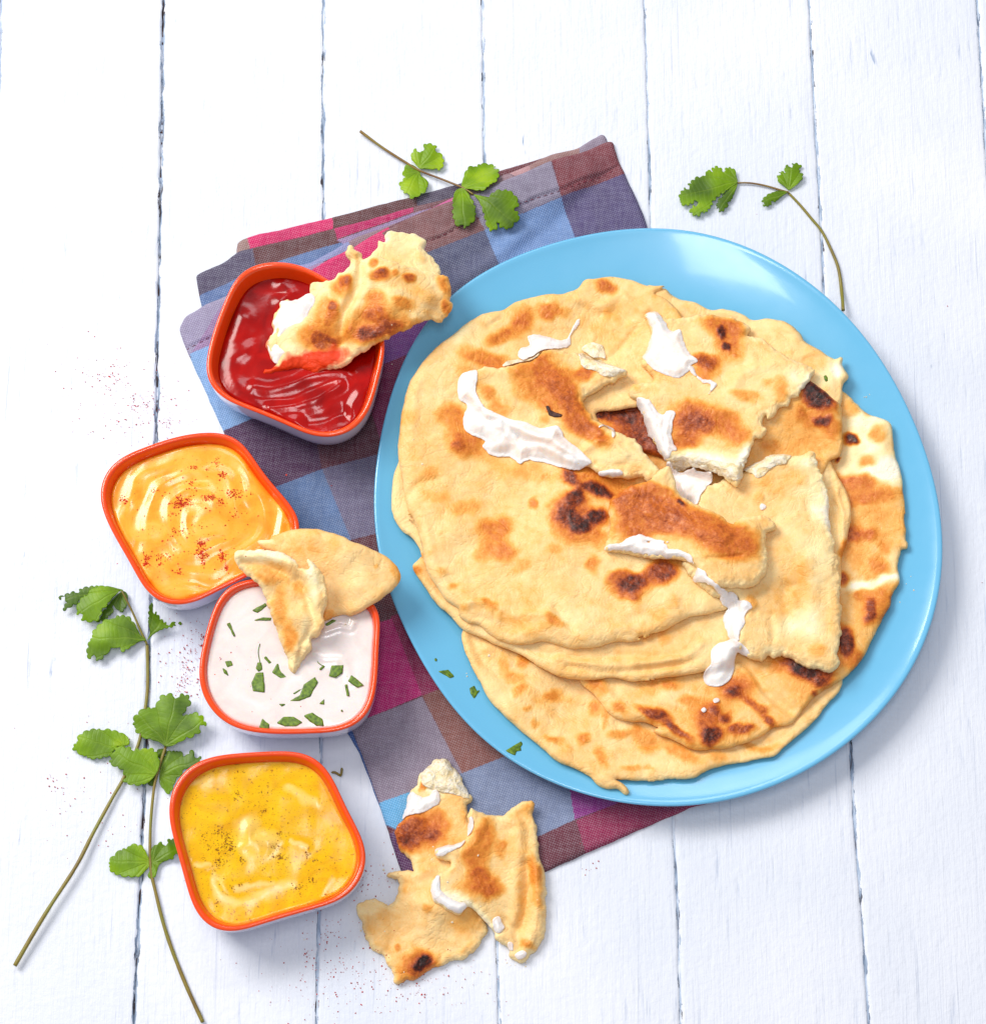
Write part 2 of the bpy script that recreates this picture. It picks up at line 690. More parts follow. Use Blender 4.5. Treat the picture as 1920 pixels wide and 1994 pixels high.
def make_leaf():
    t = NT('coriander_leaf')
    v = t.coord()
    vein = t.attr('vein').outputs['Fac']
    n = t.noise(v, 70, 3, 0.55)
    n2 = t.noise(v, 500, 3, 0.6)
    tone = t.attr('tone').outputs['Fac']
    col = t.ramp(t.math('ADD', t.math('MULTIPLY', n, 0.7), tone), [(0.28, srgb(80, 116, 2)), (0.55, srgb(134, 176, 2)), (0.85, srgb(192, 220, 12))])
    col = t.mix(t.math('MULTIPLY', vein, 0.35), col, srgb(176, 205, 84))
    b = t.bump(vein, 0.5, -0.0006)
    b = t.bump(n2, 0.25, 0.0004, b)
    t.set(Base_Color=col, Roughness=0.42, Normal=b, Specular_IOR_Level=0.45)
    tr = t.n('ShaderNodeBsdfTranslucent')
    t.l(col, tr.inputs[0])
    mx = t.n('ShaderNodeMixShader')
    mx.inputs[0].default_value = 0.35
    t.l(t.bsdf.outputs[0], mx.inputs[1])
    t.l(tr.outputs[0], mx.inputs[2])
    t.l(mx.outputs[0], t.t.nodes['Material Output'].inputs[0])
    return t.m


def make_stem():
    t = NT('coriander_stem')
    v = t.coord()
    c = t.ramp(t.noise(v, 55, 3, 0.6), [(0.32, srgb(120, 116, 32)), (0.5, srgb(134, 108, 44)), (0.68, srgb(112, 74, 36))])
    c = t.mix(t.attr('green').outputs['Fac'], c, srgb(128, 132, 34))
    return t.set(Base_Color=c, Roughness=0.4, Normal=t.bump(t.noise(v, 900, 2), 0.3, 0.0003))


def make_plain(name, c, c2, rough=0.6):
    t = NT(name)
    return t.set(Base_Color=t.ramp(t.noise(t.coord(), 700, 2), [(0.35, c), (0.65, c2)]), Roughness=rough)


M_WOOD = make_wood()
M_DARK = make_dark()


def make_joint():
    t = NT('paint_filled_joint')
    c = t.ramp(t.noise(t.coord((1, 0.18, 1)), 260, 4, .65), [(0.33, srgb(84, 84, 96)), (0.40, srgb(130, 148, 172)), (0.52, srgb(176, 192, 214)), (0.62, srgb(222, 228, 238))])
    return t.set(Base_Color=c, Roughness=0.7)


M_JOINT = make_joint()
M_BREAD = make_bread()
M_CREAM = make_cream()


def make_crumb():
    t = NT('torn_bread_crumb')
    v = t.coord()
    n1 = t.noise(v, 260, 4, 0.65, 0.6)
    n2 = t.noise(v, 900, 3, 0.6)
    col = t.ramp(n1, [(0.3, srgb(240, 206, 146)), (0.45, srgb(250, 228, 184)), (0.6, srgb(254, 242, 220))])
    b = t.bump(n1, 0.9, 0.0022)
    b = t.bump(n2, 0.5, 0.0008, b)
    return t.set(Base_Color=col, Roughness=0.6, Normal=b, Subsurface_Weight=0.15, Subsurface_Radius=(0.004, 0.003, 0.002), Subsurface_Scale=0.5)


M_CRUMB = make_crumb()
M_CLOTH = make_cloth()
M_PLATE = make_glaze('blue_glaze', srgb(106, 183, 222), 0.18, 0.4)
M_ORANGE = make_glaze('orange_glaze', srgb(246, 74, 6), 0.18, 0.35)
M_WHITEG = make_glaze('pale_lavender_glaze', srgb(214, 208, 232), 0.12, 0.5)
M_LEAF = make_leaf()
M_STEM = make_stem()
M_HERB = make_plain('chopped_herb', srgb(66, 94, 6), srgb(110, 140, 14), 0.45)
M_PAP = make_plain('paprika', srgb(178, 30, 8), srgb(222, 62, 14))
M_DRYSPICE = make_plain('dark_spice', srgb(150, 16, 10), srgb(206, 40, 22))
M_CURRYSP = make_plain('curry_spice', srgb(120, 74, 10), srgb(166, 104, 14), 0.4)
M_THREAD = make_plain('seam_thread', srgb(96, 14, 44), srgb(130, 24, 60), 0.8)
M_KET = make_sauce('tomato_sauce', srgb(134, 2, 1), srgb(160, 5, 1), srgb(176, 10, 2), 0.15, 0.04, bstr=0.04, spec=0.36, coat=0.0)
M_ORS = make_sauce('orange_mayonnaise', srgb(250, 152, 30), srgb(255, 174, 46), srgb(255, 188, 74), 0.22, 0.25,
                   speck=[(900, 0.70, srgb(160, 90, 30))], bstr=0.08)
M_WHS = make_sauce('white_yoghurt_sauce', srgb(226, 214, 210), srgb(234, 222, 217), srgb(238, 228, 225), 0.2, 0.3, bstr=0.12)
M_CUR = make_sauce('curry_sauce', srgb(218, 158, 0), srgb(230, 178, 0), srgb(238, 190, 0), 0.18, 0.2,
                   speck=[(700, 0.66, srgb(170, 110, 10)), (1600, 0.64, srgb(180, 124, 14))], coat=0.0, spec=0.36, bstr=0.03,
                   tint2=srgb(252, 236, 170))  # pale tint for the cream streaks and painted highlights

# ------------------------------------------------------------------ table of painted boards
table = bpy.data.objects.new('table_top', None)
COL.objects.link(table)
table['kind'] = 'structure'
lines = [
    cp('S -640 0 -800 1994'), cp('S -322 0 -455 1994'),
    cp('S 2 0 0 150 -30 800 -95 1994'),
    cp('S 317 0 313 300 308 560 303 857 293 1180 278 1592 260 1994'),
    cp('S 631 0 630 300 631 410 629 900 626 1438 621 1797 617 1994'),
    cp('S 940 0 943 290 950 800 961 1400 968 1840 972 1994'),
    cp('S 1255 0 1263 229 1268 437 1290 1000 1311 1597 1320 1761 1326 1994'),
    cp('S 1576 0 1588 254 1596 381 1605 575 1630 1000 1656 1449 1668 1663 1681 1811 1692 1994'),
    cp('S 1903 0 1914 178 1921 305 1970 1000 2050 1994'),
    cp('S 2220 0 2400 1994'), cp('S 2540 0 2760 1994')]
YS = np.arange(-0.50, 0.62, 0.004)
gapk = [.3, .3, .35, .75, .30, .32, .26, .42, .34, .3, .3]
edges = []
for L in lines:
    wv = W(L)
    o = np.argsort(wv[:, 1])
    xs = wv[o, 0]
    ys = wv[o, 1]
    x = np.interp(YS, ys, xs)
    s0 = (xs[1] - xs[0]) / (ys[1] - ys[0])
    s1 = (xs[-1] - xs[-2]) / (ys[-1] - ys[-2])
    x = np.where(YS < ys[0], xs[0] + (YS - ys[0]) * s0, x)
    x = np.where(YS > ys[-1], xs[-1] + (YS - ys[-1]) * s1, x)
    ker = np.ones(9) / 9
    x = np.convolve(np.pad(x, 4, mode='edge'), ker, 'valid')
    edges.append(x)
YF = np.arange(-0.50, 0.618, 0.0016)
US = np.array([0, .0016, .0035, .006, .012, .03, .08, .2, .5, .8, .92, .97, .988, .994, .9965, .9984, 1])
for i in range(len(lines) - 1):
    xl = np.interp(YF, YS, edges[i])
    xr = np.interp(YF, YS, edges[i + 1])

    def gap(k, sd):
        a = vn(YF, YF * 0, 0.009, k * 7 + sd) + 0.6 * vn(YF, YF * 0, 0.0035, k * 5 + sd)
        return 0.00009 + gapk[k] * 0.00062 * np.clip(a * 1.1 + 0.25, 0, 1)
    gl_ = gap(i, 1) + 0.00015 * vn(YF, YF * 0, 0.02, i)
    gr_ = gap(i + 1, 2) + 0.00015 * vn(YF, YF * 0, 0.02, i + 40)
    xa = xl + np.maximum(gl_, 0.00007)
    xb = xr - np.maximum(gr_, 0.00007)
    wd = (xb - xa)[:, None]
    # distances from edge in metres: a narrow worn chamfer then the flat
    off = np.array([0, 0.0005, 0.0011, 0.002, 0.004, 0.010])
    dl = np.concatenate([off, [0.025]])
    cols = [xa[:, None] + d_ for d_ in dl] + [xa[:, None] + wd * .5] + [xb[:, None] - d_ for d_ in dl[::-1]]
    X = np.hstack(cols)
    Y = np.repeat(YF[:, None], X.shape[1], 1)
    dz = np.array([-0.0011, -0.00035, -0.0001, -0.00002, 0, 0, 0, 0.0, 0, 0, 0, -0.00002, -0.0001, -0.00035, -0.0011])
    Z = dz[None, :] * (1 + 0.5 * vn(X, Y, 0.006, 3)) + 0.00018 * vn(X, Y, 0.05, i) * (np.abs(dz)[None, :] < 1e-5)
    Z = Z - 0.0002
    ed = np.array([1, 1, .72, .42, .2, 0, 0, 0, 0, 0, .2, .42, .72, 1, 1])
    ny, nx = X.shape
    V = np.stack([X.ravel(), Y.ravel(), Z.ravel()], -1)
    nb = len(V)
    # side skirts down to the underside
    vl = np.stack([xa, YF, np.full(ny, -0.012)], -1)
    vr = np.stack([xb, YF, np.full(ny, -0.012)], -1)
    V = np.concatenate([V, vl, vr])
    j = np.arange(ny - 1)[:, None]
    k = np.arange(nx - 1)[None, :]
    a = (j * nx + k).ravel()
    F = np.stack([a, a + 1, a + nx + 1, a + nx], -1)
    jj = np.arange(ny - 1)
    F1 = np.stack([jj * nx, (jj + 1) * nx, nb + jj + 1, nb + jj], -1)
    F2 = np.stack([jj * nx + nx - 1, nb + ny + jj, nb + ny + jj + 1, (jj + 1) * nx + nx - 1], -1)
    F3 = np.stack([nb + jj, nb + jj + 1, nb + ny + jj + 1, nb + ny + jj], -1)
    o = mesh_obj('plank', V, np.concatenate([F, F1, F2, F3]), M_WOOD, table)
    e_ = np.concatenate([np.tile(ed, ny) * gapk[i] ** 0.3, np.ones(2 * ny)])
    fattr(o, 'edge', e_)
V = [(-.6, -.5, -.0125), (.6, -.5, -.0125), (.6, .62, -.0125), (-.6, .62, -.0125),
     (-.6, -.5, -.02), (.6, -.5, -.02), (.6, .62, -.02), (-.6, .62, -.02)]
mesh_obj('underboard', V, [(0, 1, 2, 3), (7, 6, 5, 4), (0, 4, 5, 1), (1, 5, 6, 2), (2, 6, 7, 3), (3, 7, 4, 0)], M_DARK, table, False)
# bottom of the joints: dirt-filled strip 2 mm down
for i, L in enumerate(lines):
    x = np.interp(YF, YS, edges[i])
    zz = (-0.0021 if i == 3 else -0.0010) + 0.0004 * vn(YF, YF * 0, 0.006, i)
    V = np.concatenate([np.stack([x - .0025, YF, zz], -1), np.stack([x + .0025, YF, zz], -1)])
    n = len(YF)
    jj = np.arange(n - 1)
    mesh_obj('joint_filling', V, np.stack([jj, jj + n, jj + n + 1, jj + 1], -1), M_DARK if i == 3 else M_JOINT, table)

# ------------------------------------------------------------------ napkin
napkin = thing('napkin', 'folded napkin in magenta, brown and blue checks lying partly under the blue plate', 'napkin')


def tri_in(P, x, y):
    Q = np.roll(P, -1, 0)
    c = np.zeros(x.shape, bool)
    for (ax, ay), (bx, by) in zip(P, Q):
        if ay == by:
            continue
        k = ((ay > y) != (by > y)) & (x < ax + (y - ay) * (bx - ax) / (by - ay))
        c ^= k
    return c


def cloth_cols(default, patches, zz):
    wp = [(W(cp(p), zz), c) for p, c in patches]

    def f(x, y, e):
        out = np.tile(np.array(srgb(*default)[:3]), (len(x), 1))
        for P, c in wp:
            m = tri_in(P, x, y)
            out[m] = srgb(*c)[:3]
        k = 1 + 0.10 * fbm(x, y, 0.01, 5)[:, None] + 0.06 * vn(x, y, 0.0022, 9)[:, None]
        return out * k
    return f


SLATE = (66, 64, 86)
BLUE = (84, 118, 164)
LBLUE = (112, 158, 216)
GREYL = (140, 128, 146)
BROWN = (116, 68, 56)
DBROWN = (84, 40, 36)
MAG = (182, 14, 92)
PINK = (214, 36, 104)
MAROON = (90, 20, 40)
PLUM = (66, 22, 62)
INDIGO = (74, 72, 118)
VIOLET = (142, 84, 172)
GREYB = (104, 124, 172)


def cloth(outl, T, cols, default, lift=0.0, sit=(2, 3), seed=1, edge=0.0028, ridges=(), bump=0.0007, dense=0.0005, nm='fold'):
    P = W(cp(outl), 0.003)
    P = spline(P, True, 0.0012)
    P = roughen(P, 0.0003, 0.006, seed)
    return sheet(nm, P, M_CLOTH, T, step=dense, edge=edge, sit=sit, parent=napkin, lift=lift,
                 bumps=((0.05, bump), (0.015, bump * 0.6), (0.005, bump * 0.12)), seed=seed, ridges=ridges, edge_min=0.3,
                 attrs={'tint': cloth_cols(default, cols, 0.003)})


# back fold
cloth('A 435 705 455 688 490 672 560 650 640 635 800 598 1000 550 1220 492 1460 430 1620 386 1780 340 J 910 282 1080 232 1250 185 1300 215 1200 420 700 700 A 1100 1000 500 1000 440 800 428 770',
      0.0020,
      [('A 480 640 1000 540 1010 640 510 750', PINK), ('A 400 650 485 640 515 760 420 800', (150, 120, 112)),
       ('A 1000 500 1500 400 1510 520 1010 640', DBROWN), ('A 1500 300 1800 300 1800 480 1510 500', SLATE),
       ('A 500 745 1000 625 1010 650 510 770', (150, 22, 78)),
       ('J 880 240 1300 150 1300 330 900 400', (98, 26, 34))], DBROWN, seed=3)
# middle fold
cloth('A 188 905 215 882 330 830 440 765 510 745 760 690 1030 620 1260 560 1480 495 1620 462 1740 430 J 900 350 1100 270 1300 200 1500 300 1200 600 A 1500 1100 300 1200 240 1130 222 1086 205 1000',
      0.0022,
      [('A 520 700 1010 580 1045 720 545 845', DBROWN), ('A 1005 600 1480 470 1492 530 1040 690 1035 700', MAG),
       ('A 1480 480 1760 410 1760 500 1490 545', (104, 56, 60)), ('A 150 800 520 700 550 880 210 1030', (66, 66, 92)),
       ('A 205 1022 560 870 760 800 1100 700 1200 900 200 1300', (84, 118, 166)),
       ('A 1030 700 1480 540 1760 470 1760 520 1100 740', (150, 130, 170))], DBROWN, seed=5)
# upper right fold
cloth('J 880 400 920 345 1100 262 1250 190 1400 138 1490 85 1545 55 1562 58 1580 90 1620 200 1400 400 1000 600',
      0.0016,
      [('J 1380 120 1600 0 1650 200 1420 210', GREYL), ('J 880 300 1400 100 1420 220 900 460', (150, 112, 106)),
       ('J 880 340 1100 250 1110 330 900 440', (184, 140, 142))], (150, 112, 106), seed=6)
# narrow fold along the top layer
cloth('A 560 890 700 850 850 845 1000 770 1100 708 1200 665 1350 612 1540 540 1740 440 J 880 362 1000 330 1100 500 A 1600 900 700 1100',
      0.0014,
      [('A 500 800 1100 690 1150 760 900 900 500 1000', (138, 146, 192)), ('A 1090 690 1530 530 1545 570 1120 760', (140, 112, 120)),
       ('A 1535 530 1780 420 1790 470 1545 565', (206, 90, 150))], (140, 112, 120), seed=7)
# strip of the layer under the left edge, low down
cloth('S 660 1390 700 1468 735 1560 770 1650 800 1740 830 1800 900 1780 860 1500 720 1380', 0.0012,
      [('S 600 1300 700 1300 860 1600 860 1655 700 1655', (44, 100, 168))], (60, 26, 84), seed=8, sit=(0, 0))
# the big top layer
main = ('S 349 640 353 626 363 612 405 590 447 573 520 546 601 526 680 490 738 455 817 420 870 400 934 380 1000 352 1069 321 1130 298 1189 272 1198 290 1208 316 '
        '1220 342 1262 440 1330 640 1400 900 1440 1200 1430 1400 1400 1548 1344 1572 1306 1589 1230 1622 1142 1661 1061 1697 940 1752 832 1800 816 1796 800 1750 779 1690 725 1527 '
        '687 1425 640 1310 570 1150 500 985 434 837 395 750 362 677')
seam = W(cp('A 130 1335 220 1290 310 1245 S 600 615 750 545 J 360 790 530 720 800 592 1010 525 1150 470 1285 428 1420 372 1560 310 1640 260'), 0.005)
cloth(main, 0.0024,
      [('S 330 540 470 540 500 630 369 690 340 690', (150, 144, 172)),
       ('S 470 540 624 510 700 600 369 690', (150, 120, 160)),
       ('S 600 540 751 440 800 510 640 590', PINK),
       ('S 745 460 905 370 945 455 780 520', (122, 78, 76)),
       ('S 900 380 1069 310 1092 388 944 453', (134, 128, 150)),
       ('S 1069 300 1230 240 1240 330 1092 388', (118, 40, 48)),
       ('S 369 687 560 608 640 752 434 838 380 800', (132, 176, 222)),
       ('S 560 608 944 453 1010 600 640 752', (78, 90, 122)),
       ('S 944 453 1094 388 1150 540 1010 600', (116, 154, 206)),
       ('S 1092 388 1230 330 1300 500 1150 540', (76, 72, 118)),
       ('S 640 752 700 610 860 560 900 640 744 710', VIOLET),
       ('S 434 837 600 768 627 915 500 975', (66, 26, 72)),
       ('S 600 768 700 727 760 880 627 915', (88, 22, 42)),
       ('S 700 727 900 645 900 800 748 880', (136, 14, 84)),
       ('S 500 962 627 913 684 1052 560 1100', (84, 120, 166)),
       ('S 627 913 780 872 800 1020 684 1052', (104, 102, 132)),
       ('S 560 1100 680 1052 800 1020 860 1180 735 1213 600 1260', (84, 22, 34)),
       ('S 600 1260 735 1213 860 1175 850 1342 720 1397 660 1420', (198, 22, 116)),
       ('S 761 1200 900 1150 900 1330 822 1355', (150, 8, 78)),
       ('S 650 1425 720 1397 822 1357 901 1508 752 1559 700 1580', (142, 130, 148)),
       ('S 822 1355 940 1310 1100 1440 901 1508', (134, 80, 68)),
       ('S 700 1580 752 1559 850 1525 890 1600 775 1618', (100, 178, 226)),
       ('S 850 1525 981 1474 1092 1430 1120 1596 1046 1630 880 1690 850 1600', (122, 140, 174)),
       ('S 1092 1420 1300 1400 1350 1510 1119 1596', (150, 40, 140)),
       ('S 740 1630 775 1618 880 1585 910 1700 860 1850 780 1800', (76, 24, 86)),
       ('S 880 1690 1046 1630 1123 1598 1150 1665 1000 1760 880 1800', (98, 24, 44)),
       ('S 1122 1598 1500 1440 1500 1560 1146 1680', (146, 8, 72))],
      MAROON, seed=9, sit=(1, 2), edge=0.003, bump=0.0008, ridges=[(seam, 0.0009, -0.0005), (seam + np.array([0, 0.002]), 0.0012, 0.0003)], nm='top_layer')

# stitching along the hem


def tube(name, P3, R, mat, parent=None, sides=7, attrs=None, cap=True):
    P3 = np.asarray(P3, float)
    n = len(P3)
    R = np.broadcast_to(np.asarray(R, float), (n,))
    t = np.gradient(P3, axis=0)
    t /= np.maximum(np.linalg.norm(t, axis=1), 1e-12)[:, None]
    up = np.array([0, 0, 1.0])
    s = np.cross(t, up)
    s /= np.maximum(np.linalg.norm(s, axis=1), 1e-9)[:, None]
    u = np.cross(s, t)
    an = np.arange(sides) * 2 * math.pi / sides
    V = (P3[:, None, :] + R[:, None, None] * (np.cos(an)[None, :, None] * s[:, None, :] + np.sin(an)[None, :, None] * u[:, None, :])).reshape(-1, 3)
    F = []
    for i in range(n - 1):
        for k in range(sides):
            k2 = (k + 1) % sides
            F.append((i * sides + k, i * sides + k2, (i + 1) * sides + k2, (i + 1) * sides + k))
    if cap:
        F.append(tuple(range(sides))[::-1])
        F.append(tuple((n - 1) * sides + k for k in range(sides)))
    if name is None:
        return V, F
    o = mesh_obj(name, V, F, mat, parent)
    return o


def join(parts):
    V = []
    F = []
    n = 0
    for v, f in parts:
        V.append(np.asarray(v))
        F += [tuple(i + n for i in q) for q in f]
        n += len(v)
    return np.concatenate(V), F


sp = spline(seam, False, 0.0006)
segs = []
for i in range(0, len(sp) - 6, 6):
    q = sp[i:i + 4]
    z = samp(H, q[:, 0], q[:, 1]) + 0.00015
    z = z + np.array([-0.0002, 0.0002, 0.0002, -0.0002])
    segs.append(tube(None, np.column_stack([q, z]), 0.00014, None, sides=5))
V, F = join(segs)
o = mesh_obj('stitching', V, F, M_THREAD, napkin)
o['kind'] = 'stuff'

# ------------------------------------------------------------------ plate
RIMZ = 0.0168
plate_px = cp('E 20 1887 25 1700 60 1400 130 1100 260 780 400 590 600 402 830 280 1000 207 1250 128 1500 85 1700 72 F 110 66 200 72 400 105 600 165 800 255 1000 385 1180 545 1300 690 1450 900 1560 1100 1660 1350 1720 1600 1750 1850 '
               'H 1756 100 1758 200 1750 400 1715 620 1650 800 1560 980 1450 1130 1300 1300 1200 1390 1050 1490 850 1595 650 1670 400 1722 200 1740 G 1800 1862 1600 1842 1300 1775 1050 1682 850 1562 700 1440 500 1240 400 1110 260 860 150 600 60 330 28 120')
PO = spline(W(plate_px, RIMZ), True, 0.003)
PC = np.array([(PO[:, 0].min() + PO[:, 0].max()) / 2, (PO[:, 1].min() + PO[:, 1].max()) / 2])
ang = np.arctan2(PO[:, 1] - PC[1], PO[:, 0] - PC[0])
rad = np.hypot(PO[:, 0] - PC[0], PO[:, 1] - PC[1])
NA = 360
TH = np.arange(NA) * 2 * math.pi / NA - math.pi
oo = np.argsort(ang)
RR = np.interp(TH, np.concatenate([ang[oo] - 2 * math.pi, ang[oo], ang[oo] + 2 * math.pi]), np.tile(rad[oo], 3))
fr = np.fft.rfft(RR)
fr[9:] = 0
RR = np.fft.irfft(fr, NA)
top_prof = [(1.0, .0163), (.9965, .0168), (.991, .0168), (.98, .0162), (.95, .0150), (.90, .0134), (.84, .0117), (.77, .0100), (.70, .0088), (.63, .0081), (.55, .0078), (.2, .0078), (.001, .0078)]
bot_prof = [(.001, .0052), (.5, .0052), (.54, .0030), (.56, .0026), (.59, .0030), (.61, .0050), (.72, .0056), (.84, .0078), (.93, .0112), (.98, .0139), (.9975, .0155), (1.0003, .0159)]
V = []
F = []
prof = bot_prof + top_prof
for (r, z) in prof:
    V += [(PC[0] + RR[k] * r * math.cos(TH[k]), PC[1] + RR[k] * r * math.sin(TH[k]), z) for k in range(NA)]
for i in range(len(prof) - 1):
    for k in range(NA):
        k2 = (k + 1) % NA
        F.append((i * NA + k, i * NA + k2, (i + 1) * NA + k2, (i + 1) * NA + k))
plate = mesh_obj('plate', V, F, M_PLATE)
tag(plate, 'large light blue glazed plate holding the stack of flatbreads', 'plate')
XX, YY = np.meshgrid(gx, gx)
rr = np.hypot(XX - PC[0], YY - PC[1]) / np.interp(np.arctan2(YY - PC[1], XX - PC[0]), np.append(TH, math.pi), np.append(RR, RR[0]))
tp = np.array(top_prof)[::-1]
HP = np.interp(rr, tp[:, 0], tp[:, 1])
H = np.where(rr <= 1, HP, H)

# ------------------------------------------------------------------ breads


def spots(txtlist, base, lift):
    """rows: (crop, x, y, rx, ry, angle, strength) -> char field"""
    out = []
    for (c, x, y, rx, ry, a, s) in txtlist:
        k = CR[c][2] * PX
        w_ = drape(cp('%s %f %f' % (c, x, y)), base, lift)[0]
        out.append((w_[0], w_[1], rx * k, ry * k, -math.radians(a), s))
    return out


def field(sp, x, y, seed, warp=0.0022):
    wx = x + warp * 1.25 * fbm(x, y, 0.009, seed, 5)
    wy = y + warp * 1.25 * fbm(x, y, 0.009, seed + 11, 5)
    r = np.zeros_like(x)
    for (cx_, cy_, rx, ry, a, s) in sp:
        u = ((wx - cx_) * math.cos(a) + (wy - cy_) * math.sin(a)) / rx
        v = (-(wx - cx_) * math.sin(a) + (wy - cy_) * math.cos(a)) / ry
        d = np.sqrt(u * u + v * v)
        k = np.clip((1.62 - d) / 1.15, 0, 1)
        k = np.clip(k, 0, 1)
        k = k * k * (3 - 2 * k)
        if s >= 0:
            r = np.maximum(r, 0) + (np.maximum(s - np.maximum(r, 0), 0)) * k + np.minimum(r, 0) * (1 - k)
        else:
            r = r + s * k
    return r


def bread(name, outl, label=None, cat='flatbread', T=0.0036, tone=0.30, sp=(), stains=(), ridges=(), rough=0.0007, rscale=0.008,
          seed=1, base=None, sit=(8, 10), parent=None, edge=0.0045, lift=0.0, group=None, bumpy=1.0, crumb=0.0, rim=0.0, step=0.00075,
          edge_min=0.4, curl=0.0, extra=None, mott=0.05, mat=None, warp=0.0022):
    P = drape(cp(outl), base, T * 0.6 + lift)
    P = spline(P, True, 0.0008)
    P = roughen(P, rough, rscale, seed + 77)
    if name == 'bread_piece' and rough > .0007:
        P = roughen(P, rough * .55, .0019, seed + 78)
        step = min(step, .0005)
        crumb = .0005
        rim = rim - .09
    S1 = spots(sp, base, T + lift)
    S2 = spots(stains, base, T + lift)
    R = [(drape(cp(p), base, T + lift), wd, am) for p, wd, am in ridges]

    def fch(x, y, e):
        c = tone + field(S1, x, y, seed, warp) * 1.0
        c = np.where(field(S1, x, y, seed, warp) > 0, np.maximum(tone, np.minimum(1, tone + (field(S1, x, y, seed, warp)) * (1 - tone))), c)
        c = c + 0.13 * blist(x, y) + mott * fbm(x, y, 0.022, seed + 2, 4) + 0.03 * vn(x, y, 0.003, seed + 9)
        return c + rim * np.clip(1.3 - 2.2 * e + 0.5 * vn(x, y, 0.004, seed + 66), 0, 1)

    rb = np.random.default_rng(seed + 500)
    lo, hi = P.min(0), P.max(0)
    nb_ = int((hi[0] - lo[0]) * (hi[1] - lo[1]) / 0.00042)
    BB = np.column_stack([lo + (hi - lo) * rb.random((nb_, 2)), 0.0012 + 0.0042 * rb.random(nb_) ** 2, rb.random(nb_)])

    def blist(x, y):
        r = np.zeros(np.shape(x))
        wx = x + 0.0012 * vn(x, y, 0.005, seed + 90)
        wy = y + 0.0012 * vn(x, y, 0.005, seed + 91)
        for bx, by, br, bh in BB:
            q = 1 - ((wx - bx) ** 2 + (wy - by) ** 2) / (br * br)
            r = np.maximum(r, np.clip(q, 0, 1) ** 1.2 * (0.3 + bh) * br / 0.005)
        return r
    ex0 = extra

    def extra(x, y):
        f = np.clip(field(S1, x, y, seed, warp), 0, 1)
        return 0.0009 * blist(x, y) + 0.0011 * f + (ex0(x, y) if ex0 else 0) + 0.00035 * f * vn(x, y, 0.0016, seed + 40)

    def fst(x, y, e):
        return field(S2, x, y, seed + 5) if S2 else np.zeros_like(x)
    b = ((0.028, 0.0015 * bumpy), (0.012, 0.00085 * bumpy), (0.005, 0.00022 * bumpy), (0.0022, 0.00008 * bumpy))
    o = sheet(name, P, mat or M_BREAD, T, step=step, edge=edge, sit=sit, base=base, lift=lift, parent=parent, bumps=b, seed=seed,
              ridges=R, attrs={'char': fch, 'stain': fst}, edge_min=edge_min, curl=curl, extra=extra, crumb=crumb)
    if label:
        tag(o, label, cat, group)
    return o


def cream(outl, parent, T=0.0022, seed=1, base=None, edge=0.0035, rough=0.0008, lift=0.0, sit=(1, 1), bump=1.0, ridges=(), nm='cream', crumb=False):
    T = T * 0.85
    edge = max(edge, .003)
    P = drape(cp(outl), base, T * 0.5 + lift)
    P = spline(P, True, 0.0006)
    P = roughen(P, rough, 0.005, seed + 31)
    P = roughen(P, rough * 0.5, 0.0017, seed + 32)
    R = [(drape(cp(p), base, T), wd, am) for p, wd, am in ridges]
    return sheet('torn_crumb' if crumb else nm, P, M_CRUMB if crumb else M_CREAM, T, step=0.0005, edge=edge, sit=sit, base=base, lift=lift, parent=parent, soft=True, crumb=.0005 if crumb else 0,
                 bumps=((0.011, 0.0008 * bump), (0.005, 0.0006 * bump), (0.0024, 0.00024 * bump)), seed=seed, edge_min=0.04, ridges=R)


G_ST = 'flatbreads stacked on the blue plate'
# 1 lowest
bread('flatbread',
      'G 570 790 572 870 600 950 650 1060 700 1150 760 1235 860 1335 950 1420 1060 1510 1150 1580 1250 1625 1340 1675 1400 1735 1450 1752 1520 1750 1565 1783 1588 1772 1560 1725 1505 1695 1600 1702 1750 1697 1870 1687 '
      'H 60 1598 150 1590 330 1578 430 1525 600 1488 780 1460 850 1400 1000 1275 1100 1150 1165 1070 1180 1020 S 1600 1200 1500 1050 1200 1050 960 1150',
      'lowest pale flatbread with small brown spots and a thin torn tail', T=0.0031, tone=0.30, group=G_ST, seed=2, sit=(6, 8),
      sp=[('G', 1110, 1180, 60, 45, -30, .34), ('G', 940, 980, 40, 50, 20, .30), ('G', 800, 1010, 30, 70, -10, .2), ('G', 860, 1075, 60, 25, 10, .2), ('G', 910, 1150, 40, 28, 10, .28),
          ('G', 970, 1250, 30, 25, 0, .24), ('G', 1020, 1355, 28, 28, 0, .24), ('G', 1135, 1450, 48, 26, 20, .30), ('G', 1295, 1445, 42, 42, 0, .34), ('G', 1370, 1260, 36, 36, 0, .3), ('G', 1425, 1330, 18, 50, 0, .28),
          ('G', 1410, 1560, 28, 60, -10, .3), ('G', 1610, 1625, 70, 24, -5, .24), ('G', 1720, 1618, 20, 24, 0, .22), ('G', 1530, 1420, 70, 30, -10, .28), ('G', 1650, 1400, 60, 40, 20, .3),
          ('H', 240, 1420, 110, 40, 30, .28), ('H', 60, 1370, 60, 50, 0, .3), ('H', 450, 1460, 50, 30, 0, .2), ('H', 720, 1410, 90, 25, 0, .2), ('H', 0, 1520, 40, 14, 0, .15), ('G', 1000, 1180, 200, 25, 40, .1)],
      ridges=[('G 620 830 680 960 760 1040 860 1110', .0022, -.0011), ('G 700 880 780 900 850 960 1000 1010', .0022, .0009), ('G 1500 1340 1540 1440 1640 1500 1760 1480', .002, -.001),
              ('G 600 930 700 1130 850 1310 1040 1480 1240 1600', .0024, .0009), ('H 560 1330 650 1380 760 1390 900 1300', .0025, -.0012)])
